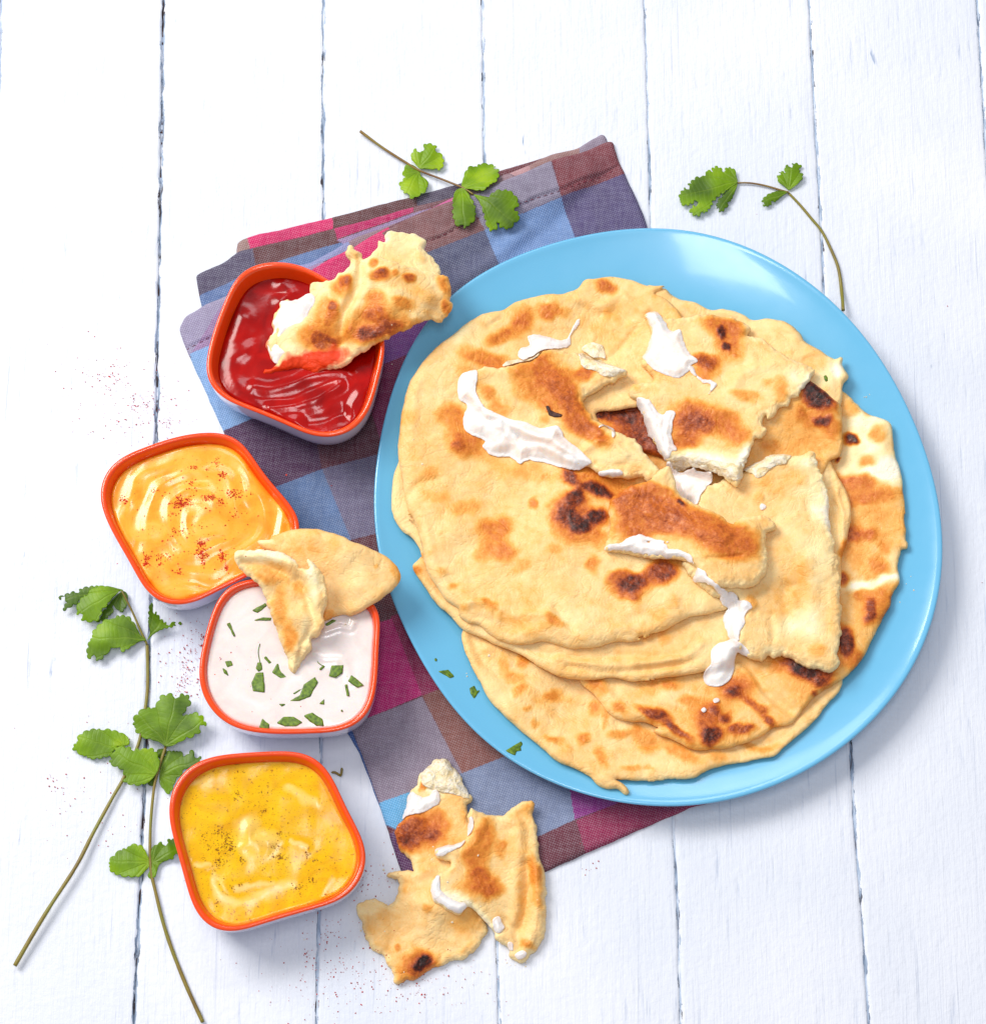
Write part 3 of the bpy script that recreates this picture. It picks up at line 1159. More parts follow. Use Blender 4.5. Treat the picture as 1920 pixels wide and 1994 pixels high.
# 2 browned, right and below
bread('flatbread',
      'F 1175 1010 1260 1090 1330 1150 1440 1192 1462 1250 1470 1350 1510 1480 1530 1620 1535 1750 H 1532 0 1540 130 1535 215 1552 238 1548 262 1518 275 1500 365 1508 455 1460 530 1450 600 1400 690 1340 810 1290 900 1200 1000 1130 1040 1040 1090 970 1165 920 1235 880 1270 790 1290 700 1350 600 1388 500 1412 400 1420 300 1400 200 1355 100 1310 '
      'G 1800 1385 1700 1350 1600 1340 1500 1310 1420 1230 1350 1150 1290 1090 S 1050 1200 1150 900 1400 760 1560 720',
      'toasted flatbread with scorched spots, showing on the right and lower side of the stack', T=0.0034, tone=0.37, group=G_ST, seed=5, rough=0.0009, mott=0.12,
      sp=[('F', 1320, 1200, 130, 120, 0, -.30), ('F', 1300, 1420, 150, 110, 0, -.28), ('F', 1400, 1500, 110, 90, 0, -.26), ('F', 1220, 1130, 40, 40, 0, .10), ('F', 1320, 1120, 30, 40, 0, .1), ('F', 1380, 1270, 50, 40, 0, .14), ('F', 1320, 1420, 60, 36, 0, .16),
          ('F', 1220, 1300, 36, 30, 20, .9), ('F', 1155, 1410, 16, 12, 0, .7), ('F', 1260, 1540, 130, 50, 10, .32), ('F', 1340, 1620, 170, 40, -5, .36), ('F', 1400, 1760, 160, 120, 0, .16),
          ('F', 1240, 1840, 60, 70, 0, .6), ('F', 1330, 1830, 60, 40, 0, .45), ('H', 1370, 370, 60, 70, 10, .4), ('H', 1420, 250, 40, 40, 0, .3), ('H', 1270, 545, 30, 30, 0, .35),
          ('H', 1335, 620, 42, 70, 10, .66), ('H', 1190, 800, 46, 90, -10, .8), ('H', 1180, 440, 30, 40, 0, .6), ('H', 1400, 580, 120, 110, 0, .3), ('H', 1350, 460, 150, 32, -8, -.42), ('H', 1250, 250, 80, 120, 0, .2),
          ('H', 960, 960, 150, 50, 22, .76), ('H', 1060, 1020, 60, 40, 10, .62), ('H', 1010, 1085, 24, 14, 0, .5), ('H', 840, 960, 70, 30, 10, .3), ('H', 1200, 900, 100, 60, 0, .3),
          ('H', 110, 1230, 90, 34, 25, .78), ('H', 230, 1320, 90, 20, 35, .66), ('H', 520, 1245, 36, 44, 0, .62), ('H', 430, 1340, 60, 46, 10, .76), ('H', 600, 1320, 66, 28, -12, .66), ('H', 400, 1240, 80, 90, 0, .46), ('H', 690, 1170, 120, 30, 50, .5), ('H', 760, 1245, 24, 20, 0, .62),
          ('H', 560, 1060, 90, 60, 0, .42), ('H', 300, 1140, 60, 36, 10, .32), ('H', 190, 1045, 50, 30, 0, .32), ('H', 60, 1060, 60, 60, 0, .2), ('G', 1390, 1110, 60, 50, 40, .36), ('G', 1530, 1260, 50, 36, 40, .36), ('H', 240, 1120, 160, 60, 10, -.12)],
      ridges=[('H 600 915 680 980 750 1090 830 1150 890 1200', .0026, -.0019), ('H 560 920 640 990 700 1090 790 1180 880 1230', .002, .0012), ('G 1420 1110 1500 1220 1600 1290 1720 1330', .002, .0011),
              ('H 1000 1100 1080 1060 1160 1030', .002, .001), ('H 0 1225 110 1270 220 1340 330 1380 450 1390', .0022, .0009)], edge=0.005)
# 3 layer peeping out on the right, ends rolled
bread('flatbread',
      'F 1060 1390 1110 1415 1150 1500 1205 1590 1230 1680 1232 1760 H 1232 0 1222 120 1198 235 1175 330 1160 470 1000 600 900 200 F 1000 1500',
      'narrow folded strip of flatbread between the big torn slab and the toasted bread', T=0.0042, tone=0.30, group=G_ST, seed=8, sit=(6, 9), edge=0.004,
      sp=[('H', 1185, 270, 24, 60, 10, .4), ('F', 1080, 1500, 40, 50, 0, -.1)],
      ridges=[('F 1110 1430 1120 1560 1150 1700 1160 1887', .0016, -.0012), ('F 1150 1560 1180 1700 1180 1860', .0014, .0009), ('F 1180 1560 1205 1700', .001, -.0006)], rough=0.0005)
# 4 mid layer with the long curved folds
bread('flatbread',
      'G 262 395 290 350 325 328 400 400 700 700 S 1000 1150 1250 1020 1440 1060 1450 1230 H 560 900 500 940 390 970 300 985 150 1005 0 1020 G 1750 1085 1600 1093 1480 1072 1400 1080 1300 1085 1200 1085 1130 1060 1060 1020 950 950 850 900 750 860 650 810 570 780 500 710 430 640 370 560 300 460',
      'second flatbread down in the stack, its lower rim puckered into long curved folds', T=0.0034, tone=0.30, group=G_ST, seed=12,
      sp=[('G', 290, 392, 34, 26, 0, .3), ('H', 100, 700, 120, 30, -15, .2), ('H', 60, 750, 120, 25, -15, .16)],
      ridges=[('G 900 890 1100 930 1300 960 1500 950 1700 960 1887 930', .0022, -.0012), ('G 1150 960 1350 1000 1500 1010 1700 1000 1887 960', .0018, .0012), ('H 0 930 150 900 300 860 380 800', .002, .0012),
              ('G 1220 1020 1400 1050 1600 1040 1887 1010', .0018, -.0012), ('G 1350 960 1500 975 1700 960 1887 945', .0014, .0008), ('G 320 420 420 560 560 720 700 800', .002, -.0008), ('H 40 960 200 950 330 900', .0016, -.001)], rough=0.0006)
# 5 under the top one on the left
bread('flatbread',
      'E 172 1400 182 1490 142 1620 133 1800 G 140 60 150 95 200 170 255 215 305 285 345 370 S 900 1150 1100 1100 1150 900 1000 700 850 700 E 230 1100',
      'flatbread just beneath the top one, its rim showing along the left side', T=0.0034, tone=0.27, group=G_ST, seed=15, sp=[('G', 330, 330, 20, 14, 0, .2)], rough=0.0004)
# 6 upper right bread
bread('flatbread',
      'F 60 420 150 425 200 458 250 488 340 508 420 548 500 540 600 570 660 606 750 598 850 620 920 670 970 740 1050 790 1125 832 1150 825 1168 812 1186 828 1178 870 1190 905 1203 945 1178 975 1172 1010 1178 1070 1150 1130 1000 1200 700 1200 200 900',
      'pale flatbread at the upper right of the stack with a torn crumbly edge', T=0.0038, tone=0.28, group=G_ST, seed=18, rough=0.0008, edge=0.0045,
      sp=[('F', 1080, 900, 90, 110, 30, -.12), ('F', 300, 540, 60, 20, 10, .1), ('F', 1000, 850, 60, 80, 40, .12), ('F', 1150, 900, 30, 60, 0, -.14)],
      ridges=[('F 340 520 420 580 520 590 640 620 760 650 860 700', .0022, -.001), ('F 920 830 980 800 1050 800', .0016, .0008), ('F 1120 870 1140 960 1150 1040', .0014, -.0008)])
# herb in the torn edge comes later
# 7 charred one
bread('flatbread',
      'F 940 925 975 938 1010 965 1070 1000 1130 1050 1165 1110 1172 1180 1170 1260 1178 1320 1160 1390 1105 1412 1085 1450 1000 1560 800 1600 600 1500 S 1250 880 1150 820 1200 760 1400 780',
      'flatbread with a blackened blister at its right rim, under the torn pieces', T=0.0034, tone=0.35, group=G_ST, seed=21, sit=(6, 9),
      sp=[('F', 1030, 1035, 110, 55, 38, .88), ('F', 1060, 1200, 56, 34, 15, .72), ('F', 1120, 1250, 50, 60, 30, .3), ('F', 770, 1330, 50, 40, 0, .2), ('F', 1010, 1160, 80, 60, 0, .22), ('F', 1000, 1330, 120, 80, 0, .1), ('F', 900, 1150, 80, 60, 0, .1),
          ('E', 1700, 1330, 240, 180, 40, .72), ('E', 1480, 1220, 180, 40, 0, .8)], rough=0.0005,
      ridges=[('F 1000 950 1080 1020 1140 1090', .003, .0014)])
# 8 the big top bread
bread('flatbread',
      'E 178 1480 180 1380 190 1250 230 1080 300 950 400 830 500 750 600 672 650 640 720 602 815 582 900 532 1000 502 1080 488 1180 482 1270 452 1320 402 1400 385 1500 385 1620 412 1700 440 1800 450 F 100 440 180 480 250 560 300 700 300 900 150 1100 E 1700 1150 1640 1170 1500 1190 1380 1215 1500 1400 1700 1620 '
      'S 1300 960 1400 1060 1405 1140 H 520 600 500 612 400 640 300 660 150 730 0 780 G 1750 790 1650 838 1500 852 1400 880 1250 885 1150 865 1050 845 980 860 880 860 800 840 720 790 670 742 600 732 550 695 540 642 470 590 400 500 352 420 330 330 300 180 245 50 E 245 1870 215 1700',
      'large top flatbread with a burnt ring shaped patch, covering the left of the stack', T=0.0036, tone=0.305, group=G_ST, seed=25, sit=(9, 12), edge=0.006, rough=0.0006, mott=0.07,
      sp=[('E', 1450, 440, 70, 44, 10, .48), ('E', 1115, 590, 90, 44, -4, .44), ('E', 940, 660, 50, 80, 20, .38), ('E', 820, 755, 110, 40, -28, .42), ('E', 690, 880, 140, 56, 14, .44), ('E', 500, 1240, 90, 70, 20, .38), ('E', 600, 1400, 110, 80, 20, .40),
          ('E', 1060, 1595, 26, 20, 0, .3), ('E', 1000, 1775, 34, 38, 0, .40), ('E', 1235, 1600, 50, 50, 20, .70), ('E', 1250, 1740, 60, 90, 20, .76), ('E', 1390, 1700, 110, 40, 15, .80), ('E', 1200, 1830, 60, 60, 0, .72), ('G', 1380, 105, 70, 60, 0, .90), ('G', 1270, 120, 90, 50, 20, .80),
          ('E', 1350, 1800, 50, 46, 0, -.10), ('G', 1220, 60, 110, 110, 0, .52), ('G', 1310, 220, 130, 60, 10, .36), ('E', 1330, 1590, 150, 60, 0, .36), ('E', 1430, 1600, 170, 140, 0, .3),
          ('G', 760, 190, 110, 80, 0, .42), ('G', 780, 310, 110, 60, 0, .40), ('G', 720, 240, 70, 110, 0, .3), ('G', 600, 40, 90, 50, 0, .24), ('G', 1000, 10, 26, 36, 0, .36), ('G', 930, 380, 70, 40, -20, .2), ('G', 1130, 275, 40, 30, 0, .2),
          ('G', 1372, 380, 34, 56, 10, .38), ('G', 520, 500, 34, 28, 0, .30), ('G', 740, 660, 60, 24, 25, .28), ('G', 1135, 735, 60, 26, 25, .34), ('G', 1610, 500, 120, 70, -10, .80), ('G', 1600, 560, 80, 40, 0, .5), ('G', 1790, 420, 90, 70, -20, .74), ('G', 1690, 460, 120, 40, -25, .6),
          ('G', 1540, 470, 70, 50, 0, .56), ('G', 800, 700, 150, 30, 30, .1), ('G', 1770, 670, 50, 40, 0, .14), ('E', 240, 1240, 60, 50, 0, .12), ('E', 380, 1600, 60, 40, 0, .12), ('E', 420, 1720, 80, 40, 0, .12),
          ('E', 1420, 1100, 90, 60, 0, -.02), ('E', 560, 740, 90, 40, -40, -.12), ('G', 1300, 700, 120, 60, 0, -.08), ('E', 900, 1560, 200, 60, 10, .14)],
      ridges=[('E 1290 530 1370 560 1460 545 1540 505 1600 560 1680 600', .003, .0016), ('E 1310 560 1400 600 1500 590 1570 640', .0025, -.0012), ('E 720 600 820 585 800 650 720 690', .0014, -.0008), ('E 1095 490 1085 530', .001, -.0008),
              ('E 230 1720 300 1650 420 1640', .002, -.0008), ('G 250 0 330 180 380 380 500 560 620 640 760 700', .003, .0013), ('G 540 620 620 640 700 640', .002, .0013), ('G 640 700 740 730 760 690', .0016, -.0009),
              ('G 700 630 850 700 1000 690 1100 680', .0024, .0012), ('G 1140 640 1180 720 1260 790', .0016, -.0009), ('G 1090 700 1200 790 1300 840 1500 800 1700 780 1887 700', .003, .001), ('G 900 820 1000 790 1100 810', .002, .0008),
              ('E 1640 700 1500 860 1440 900', .0018, -.0009), ('E 1360 720 1330 800 1420 880', .0018, .0008), ('E 300 1000 260 1200 260 1400', .003, .0007)])

CRM = 'torn piece of flatbread'
# P4 big torn slab on the right
p4 = bread('bread_piece',
           'F 600 1480 650 1440 700 1420 760 1395 850 1390 930 1388 1000 1350 1020 1370 1060 1480 1090 1590 1100 1700 1105 1800 H 1100 60 1112 150 1150 300 1160 450 1166 600 1170 700 1160 850 1152 930 1130 965 1060 958 960 930 880 890 830 868 790 882 760 866 740 878 715 908 650 900 610 850 570 830 560 760 585 680 600 620 560 540 430 520 S 1330 1090 F 330 1650 420 1560',
           'big torn slab of flatbread folded double on the right of the stack', 'flatbread', T=0.0056, tone=0.305, seed=31, sit=(8, 12), edge=0.006, rough=0.0011, rscale=0.005, mott=0.07,
           sp=[('F', 1050, 1650, 70, 190, -15, -.20), ('H', 960, 700, 110, 80, -20, -.20), ('H', 1020, 330, 90, 150, -10, -.16), ('H', 1040, 850, 50, 36, 0, .14), ('F', 880, 1590, 60, 40, 0, -.12), ('F', 790, 1560, 100, 60, 0, .08), ('H', 900, 470, 80, 160, 10, .08), ('F', 960, 1420, 70, 40, 0, -.2)],
           ridges=[('H 860 480 840 560 860 700', .003, -.0012), ('H 980 330 1000 500 1000 600', .004, .0013), ('H 560 530 660 550 760 500', .002, -.001), ('H 620 640 700 620 760 650 780 780', .0018, -.0009), ('H 900 480 960 560 1060 640 1080 720', .003, -.0012)])
cream('F 605 1470 660 1440 740 1405 800 1385 880 1392 850 1420 790 1440 740 1480 690 1505 660 1480', p4, 0.0012, 41, crumb=True, edge=.002)
cream('H 478 540 505 515 560 525 590 560 640 560 665 595 640 615 615 650 620 700 596 740 592 790 560 800 520 760 503 700 500 650 522 610 495 580', p4, 0.0016, 42)
cream('H 545 780 580 790 620 830 652 868 640 890 600 880 574 872 562 905 560 960 535 1015 490 1045 450 1052 400 1040 382 1000 395 960 425 925 425 880 432 840 465 805 510 790', p4, 0.0024, 43, rough=0.0003, bump=0.4, edge=.0045)
cream('F 705 1660 720 1650 745 1668 735 1690 710 1690', p4, 0.001, 44, edge=.001)
# P2 torn piece upper right
p2 = bread('bread_piece',
           'F 40 570 100 556 160 585 260 585 340 575 420 572 520 585 600 612 660 650 640 690 690 705 750 740 820 790 900 830 1000 880 1022 892 985 950 965 975 940 1010 935 1040 890 1045 870 1095 812 1105 790 1160 745 1172 738 1150 720 1210 732 1250 705 1285 672 1290 660 1335 640 1400 608 1450 580 1560 530 1540 470 1510 400 1480 330 1470 270 1430 180 1430 140 1395 100 1300 60 1200 20 1100 '
           'E 1590 1078 1640 1030 1740 1010 1670 920 1680 870 1720 820 1730 760 1730 700 1680 620',
           'torn flatbread piece with jagged right edge and cream blobs, right of centre', 'flatbread', T=0.0046, tone=0.30, seed=35, sit=(8, 12), rough=0.0012, rscale=0.005, edge=0.005, mott=0.07,
           sp=[('F', 490, 690, 44, 56, 10, .86), ('F', 520, 775, 36, 26, 0, .84), ('F', 490, 650, 110, 70, 20, .44), ('F', 530, 740, 80, 110, 0, .42), ('F', 400, 875, 80, 50, 10, .66), ('F', 360, 930, 60, 40, 0, .4), ('F', 620, 1040, 80, 40, 10, .3), ('F', 810, 1000, 70, 50, 60, .28), ('F', 780, 960, 50, 30, 0, .2),
               ('F', 330, 1170, 130, 90, 10, .48), ('F', 350, 1220, 120, 60, 10, .62), ('F', 470, 1210, 130, 70, 25, .44), ('F', 560, 1270, 90, 50, 30, .36), ('F', 280, 1290, 90, 50, -10, .44), ('F', 400, 1430, 200, 70, 8, -.26), ('F', 620, 1400, 40, 90, 0, -.22), ('F', 950, 930, 90, 60, 30, -.12), ('F', 90, 900, 80, 40, 10, .14),
               ('F', 600, 720, 50, 60, 0, .06)],
           ridges=[('F 560 980 600 930 680 880 800 860 950 880', .003, .0014), ('F 100 1040 200 1060 330 1090 480 1140', .003, .0008), ('F 220 1330 330 1340 450 1350 560 1400 640 1390', .002, -.0011), ('F 640 690 660 760 720 820', .002, -.0007), ('F 140 1400 300 1400 450 1450 570 1500', .0025, .0012)])
cream('F 45 572 110 556 160 605 200 660 252 655 272 720 300 785 348 828 312 858 300 890 250 922 180 915 100 880 35 830 55 770 80 690 68 610', p2, 0.002, 45, bump=.6)
cream('F 300 870 330 880 345 910 380 940 430 945 460 970 440 1000 405 1030 425 970 380 955 330 915', p2, 0.0009, 46, edge=.0012)
cream('F 0 1060 60 1055 100 1090 150 1140 180 1125 215 1125 212 1180 200 1250 228 1340 205 1350 180 1420 150 1425 120 1370 80 1290 40 1200 10 1120', p2, 0.0022, 47, bump=1.3,
      ridges=[('F 170 1140 150 1220 170 1320', .0009, -.001)])
cream('F 165 1425 240 1400 330 1380 440 1410 560 1420 640 1400 610 1470 585 1550 520 1520 440 1480 350 1470 270 1470 200 1470', p2, 0.0013, 48, crumb=True, bump=1.2, edge=.0025)
cream('F 170 1440 240 1480 330 1480 420 1510 415 1560 370 1600 340 1655 300 1650 260 1632 225 1590 195 1520', p2, 0.0026, 49, bump=1.4)
# P1 torn piece upper left
p1 = bread('bread_piece',
           'E 640 955 740 922 830 930 920 905 1000 890 1050 850 1100 828 1160 830 1250 850 1350 895 1450 930 1575 972 1520 1020 1430 1050 1370 1090 1310 1130 1335 1200 1390 1270 1450 1330 1500 1365 1600 1388 1640 1450 1700 1530 1768 1605 1712 1645 1650 1610 1560 1615 1450 1600 1350 1545 1230 1510 1000 1380 850 1310 720 1240 650 1150 620 1050',
           'torn flatbread piece with a thick line of cream along its left edge', 'flatbread', T=0.0046, tone=0.295, seed=38, sit=(8, 12), rough=0.0010, rscale=0.005, edge=0.005, mott=0.06,
           sp=[('E', 1060, 930, 90, 110, 0, .50), ('E', 1140, 1040, 130, 110, 30, .52), ('E', 1230, 1160, 90, 120, -20, .58), ('E', 960, 970, 110, 70, 10, .46), ('E', 1060, 1080, 180, 110, 30, .40), ('E', 1310, 970, 70, 40, 0, .46), ('E', 1290, 1290, 110, 70, 30, .54), ('E', 1390, 1350, 80, 50, 40, .42),
               ('E', 720, 1120, 80, 40, 50, .24), ('E', 790, 1190, 60, 30, 20, .26), ('E', 1065, 1250, 40, 26, 0, .26), ('E', 1110, 1190, 30, 16, 35, .62), ('E', 1450, 1450, 130, 60, 10, -.06), ('E', 1600, 1480, 90, 60, 40, -.08)],
           ridges=[('E 1300 1460 1400 1400 1500 1420 1560 1480', .002, .0014), ('E 1380 1520 1480 1560 1560 1540', .0016, -.001), ('E 1420 1380 1480 1340', .001, -.0008), ('E 680 1000 800 960 950 940', .003, .0008)])
cream('E 540 1010 565 965 640 945 665 985 650 1060 690 1150 760 1200 850 1235 950 1262 1060 1300 1150 1280 1200 1360 1280 1420 1340 1480 1358 1510 1320 1545 1265 1558 1180 1540 1050 1505 960 1492 915 1515 860 1475 750 1458 690 1410 705 1375 600 1322 570 1265 592 1165 545 1110',
      p1, 0.0046, 50, edge=0.006, bump=1.2, rough=0.0006, ridges=[('E 600 1160 700 1240 820 1280 950 1360 1100 1400 1300 1500', .0014, -.0022), ('E 640 1000 640 1100 720 1200 900 1270', .0016, .0012)])
cream('E 810 930 850 892 920 880 1000 868 1030 850 1010 885 930 905 850 925', p1, 0.0014, 51, crumb=True, edge=.0018)
cream('E 1280 850 1330 850 1400 882 1490 920 1578 970 1540 985 1460 985 1380 950 1300 920', p1, 0.0014, 52, crumb=True, edge=.002)
cream('E 905 862 925 820 985 792 975 740 1060 735 1150 760 1200 755 1230 700 1262 640 1282 628 1285 660 1240 730 1220 800 1160 810 1080 830 1000 870 940 890', p1, 0.0008, 53, edge=.003, bump=.6)
cream('E 1300 815 1350 780 1420 790 1440 830 1445 880 1400 870 1370 880', p1, 0.0008, 54, crumb=True, edge=.002)
cream('E 1395 1300 1450 1285 1498 1310 1490 1370 1450 1345', p1, 0.0016, 55, edge=.002)
cream('E 1395 1590 1430 1560 1500 1555 1560 1575 1500 1600 1430 1605', p1, 0.0014, 56, edge=.0018)
# P3 brown piece in the middle
p3 = bread('bread_piece',
           'S 1190 975 1216 957 1240 950 1260 943 1284 929 1301 925 1312 955 1325 980 1360 988 1393 1000 1423 1024 1440 1012 1460 1008 1480 1006 1498 1012 1511 1027 1493 1041 1492 1065 1494 1092 1484 1126 1460 1146 1430 1143 1389 1146 1369 1116 1345 1095 1320 1092 1291 1090 1261 1087 1220 1078 1179 1072 1181 1060 1189 1031 1185 1000',
           'glossy deep brown torn piece of flatbread in the middle of the stack', 'flatbread', T=0.0050, tone=0.32, seed=43, sit=(7, 10), rough=0.0008, rscale=0.005, edge=0.0055,
           sp=[('F', -60, 1640, 170, 90, 20, .48), ('F', 60, 1700, 230, 90, 25, .54), ('H', 100, 60, 240, 100, 20, .55), ('H', 400, 160, 240, 100, 20, .46), ('H', 520, 230, 150, 80, 20, .46), ('F', -20, 1800, 120, 90, 0, .52), ('H', 600, 230, 90, 70, 0, .46), ('F', 235, 1660, 30, 14, 40, .8), ('F', 100, 1600, 120, 50, 20, .46)],
           ridges=[('H 560 140 640 130 720 150 790 140', .0022, .0012), ('H 420 330 520 320 600 310', .001, -.0012), ('H 100 60 300 130 500 200', .004, .0012)])
cream('G 1440 288 1465 255 1530 250 1600 205 1680 195 1760 225 1850 240 H 60 220 130 235 170 235 180 260 250 265 300 300 320 340 380 380 420 430 480 490 520 520 500 545 440 490 380 470 330 455 320 420 340 370 300 340 230 330 160 325 100 300 20 295 G 1750 330 1600 305', p3, 0.0018, 57, edge=.0022)
# small blobs
cream('H 437 1130 455 1118 474 1125 470 1142 445 1148', p4, 0.0010, 58, edge=.001, rough=0)
cream('H 368 1188 385 1172 400 1188 385 1204', p4, 0.0010, 59, edge=.001, rough=0)

# ------------------------------------------------------------------ bowls
bowl_px = {
    1: 'A 250 1440 265 1340 300 1210 350 1080 400 970 460 890 540 845 640 825 740 828 840 855 930 900 1050 980 1180 1090 1270 1180 1308 1270 1312 1340 1300 1430 1275 1540 1245 1640 1205 1730 1150 1800 1060 1850 950 1866 850 1846 720 1792 600 1740 450 1682 350 1630 290 1570 256 1505',
    2: 'B 48 440 60 360 110 270 200 200 320 150 450 105 580 75 700 65 800 80 880 120 940 190 1010 290 1100 400 1180 500 1226 580 1234 640 1210 720 1150 790 1050 860 900 935 750 1010 640 1062 550 1088 450 1085 370 1050 310 990 250 890 180 770 110 640 62 530',
    3: 'B 637 1500 642 1420 665 1300 700 1180 740 1080 790 1010 860 965 960 942 1100 940 1300 965 1500 1010 1620 1050 1688 1100 1710 1170 1712 1250 1708 1350 1700 1500 1680 1640 1640 1740 1560 1810 1450 1850 1300 1862 1150 1865 1000 1858 880 1835 790 1790 720 1730 670 1650 642 1570',
    4: 'C 155 560 170 460 230 345 340 260 500 218 700 202 860 198 1000 220 1095 285 1165 385 1240 540 1315 690 1356 820 1345 930 1270 1055 1150 1130 950 1190 750 1250 600 1292 500 1300 400 1262 325 1185 280 1080 235 930 190 760 160 640'}
BINFO = {1: (0.0045, 'square orange lined bowl of red tomato sauce standing on the napkin', 9.0),
         2: (0.0010, 'square orange lined bowl of orange mayonnaise dusted with paprika, leftmost bowl', 6.5),
         3: (0.0026, 'square orange lined bowl of white yoghurt sauce with chopped herbs', 3.2),
         4: (0.0002, 'square orange lined bowl of yellow curry sauce, nearest the bottom', 6.5)}
BH = 0.030
outer = [(0.0, 13.0), (0.0003, 9.5), (0.002, 7.0), (0.006, 3.4), (0.012, 1.3), (0.018, 0.5), (0.024, 0.2), (0.0284, 0.15)]
inner = [(0.0284, 0.05), (0.0290, -0.05), (0.0296, 0.15), (0.0300, 0.8), (0.0300, 1.5), (0.0296, 2.2), (0.0285, 2.7), (0.025, 3.6), (0.020, 4.9), (0.014, 7.2), (0.008, 12), (0.0048, 20), (0.004, 34)]
bowls = {}


def loft(rings, NA_):
    V = np.concatenate(rings)
    n = len(rings)
    i = np.arange(n - 1)[:, None]
    k = np.arange(NA_)[None, :]
    k2 = (k + 1) % NA_
    a = (i * NA_ + k).ravel()
    b = (i * NA_ + k2).ravel()
    return V, np.stack([a, b, b + NA_, a + NA_], -1)


def ring(P, c, inset_mm, z, R):
    s = 1 - inset_mm * 0.001 / R
    q = c + (P - c) * s
    return np.column_stack([q, np.full(len(P), z)])


for k in (1, 2, 3, 4):
    zb, lab, dep = BINFO[k]
    P = spline(W(cp(bowl_px[k]), zb + BH), True, 0.001)
    # even smoothing
    seg = np.linalg.norm(np.roll(P, -1, 0) - P, axis=1)
    s = np.concatenate([[0], np.cumsum(seg)])
    u = np.arange(160) / 160 * s[-1]
    PP = np.vstack([P, P[:1]])
    P = np.column_stack([np.interp(u, s, PP[:, 0]), np.interp(u, s, PP[:, 1])])
    f = np.fft.fft(P[:, 0] + 1j * P[:, 1])
    f[11:-10] = 0
    z = np.fft.ifft(f)
    P = np.column_stack([z.real, z.imag])
    A = 0.5 * np.sum(P[:, 0] * np.roll(P[:, 1], -1) - P[:, 1] * np.roll(P[:, 0], -1))
    if A < 0:
        P = P[::-1].copy()
    c = P.mean(0)
    R = np.linalg.norm(P - c, axis=1).mean()
    b = thing('bowl', lab, 'bowl', group='square sauce bowls with orange lining')
    V, F = loft([ring(P, c, R * 999, zb + .0003, R)] + [ring(P, c, q, zb + zz, R) for zz, q in outer], 160)
    mesh_obj('outer_shell', V, F, M_WHITEG, b)
    V, F = loft([ring(P, c, q, zb + zz, R) for zz, q in inner] + [ring(P, c, R * 999, zb + .004, R)], 160)
    mesh_obj('glazed_lining', V, F, M_ORANGE, b)
    iz = np.array([zz for zz, q in inner[5:]])[::-1]
    iq = np.array([q for zz, q in inner[5:]])[::-1]
    lev = BH - dep * .001
    ins = np.interp(lev, iz, iq) - 0.25
    bowls[k] = (P, c, R, zb + lev, ring(P, c, ins, 0, R)[:, :2])

# ------------------------------------------------------------------ sauces


def sauce(k, name, label, mat, ex, bumps, seed, attrs=None, T=0.004):
    P, c, R, lev, O = bowls[k]

    def base(x, y):
        return np.full(np.shape(x), lev - T)
    o = sheet(name, O, mat, T, step=0.0005, edge=0.0016, base=base, bumps=bumps, seed=seed, extra=(lambda x, y: ex(x, y, c)),
              edge_min=0.82, update=True, attrs=attrs)
    tag(o, label, 'sauce')
    return o


def stroke(x, y, P, wd, am):
    return am * np.exp(-(linedist(P, x, y) / wd) ** 2)


def lv(k):
    L = bowls[k][3]
    return lambda x, y: np.full(np.shape(x), L)


def wl(k, txt):
    return spline(drape(cp(txt), lv(k)), False, 0.002)


S1 = [(wl(1, 'A 640 1700 800 1680 950 1620 1040 1560'), .0026, .0020), (wl(1, 'A 470 1180 430 1290 470 1360'), .0046, .0020),
      (wl(1, 'A 400 1400 410 1500 470 1620 600 1720 760 1780'), .004, .0015), (wl(1, 'A 540 1580 640 1590 760 1560 900 1500 1050 1480'), .0034, .0022),
      (wl(1, 'A 700 960 740 1010 690 1060'), .0034, .0014), (wl(1, 'A 1120 1520 1160 1600 1130 1700'), .003, .0015), (wl(1, 'A 860 1790 960 1770 1060 1730'), .003, -.0018)]


def ex1(x, y, c):
    r = 0.0003 * vn(x, y, 0.012, 3)
    for P, wd, am in S1:
        r = r + stroke(x + 0.001 * vn(x, y, 0.008, 7), y + 0.001 * vn(x, y, 0.008, 8), P, wd * 1.15, am * 0.7)
    return r


s1 = sauce(1, 'tomato_sauce', 'glossy dark red tomato sauce filling the bowl on the napkin', M_KET, ex1, ((0.022, 0.0006), (0.011, 0.0001)), 61)


def ex2(x, y, c):
    dx, dy = x - c[0], y - c[1]
    wx = dx + 0.003 * vn(x, y, 0.015, 4)
    wy = dy + 0.003 * vn(x, y, 0.015, 5)
    r = np.hypot(wx, wy)
    th = np.arctan2(wy, wx)
    s = np.sin(2 * math.pi * (r / 0.0098) - th * 1.0 + 1.0)
    sh = np.where(s > 0, s ** 1.4 if False else np.abs(s) ** 1.5, -np.abs(s) ** 0.8)
    return 0.00042 * sh * np.clip(r / 0.006, 0.2, 1) * (0.5 + 0.5 * vn(x, y, 0.018, 14)) * 1.6 + 0.0022 * np.exp(-(r / 0.03) ** 2) + 0.0002 * vn(x, y, 0.008, 9)


s2 = sauce(2, 'orange_sauce', 'swirled orange mayonnaise dusted with red paprika in the leftmost bowl', M_ORS, ex2, ((0.016, 0.0008), (0.007, 0.00012)), 62)


def ex3(x, y, c):
    return 0.0001 * vn(x, y, 0.02, 3) + stroke(x, y, S3a, .0016, .0007) + stroke(x, y, S3b, .002, .0006)


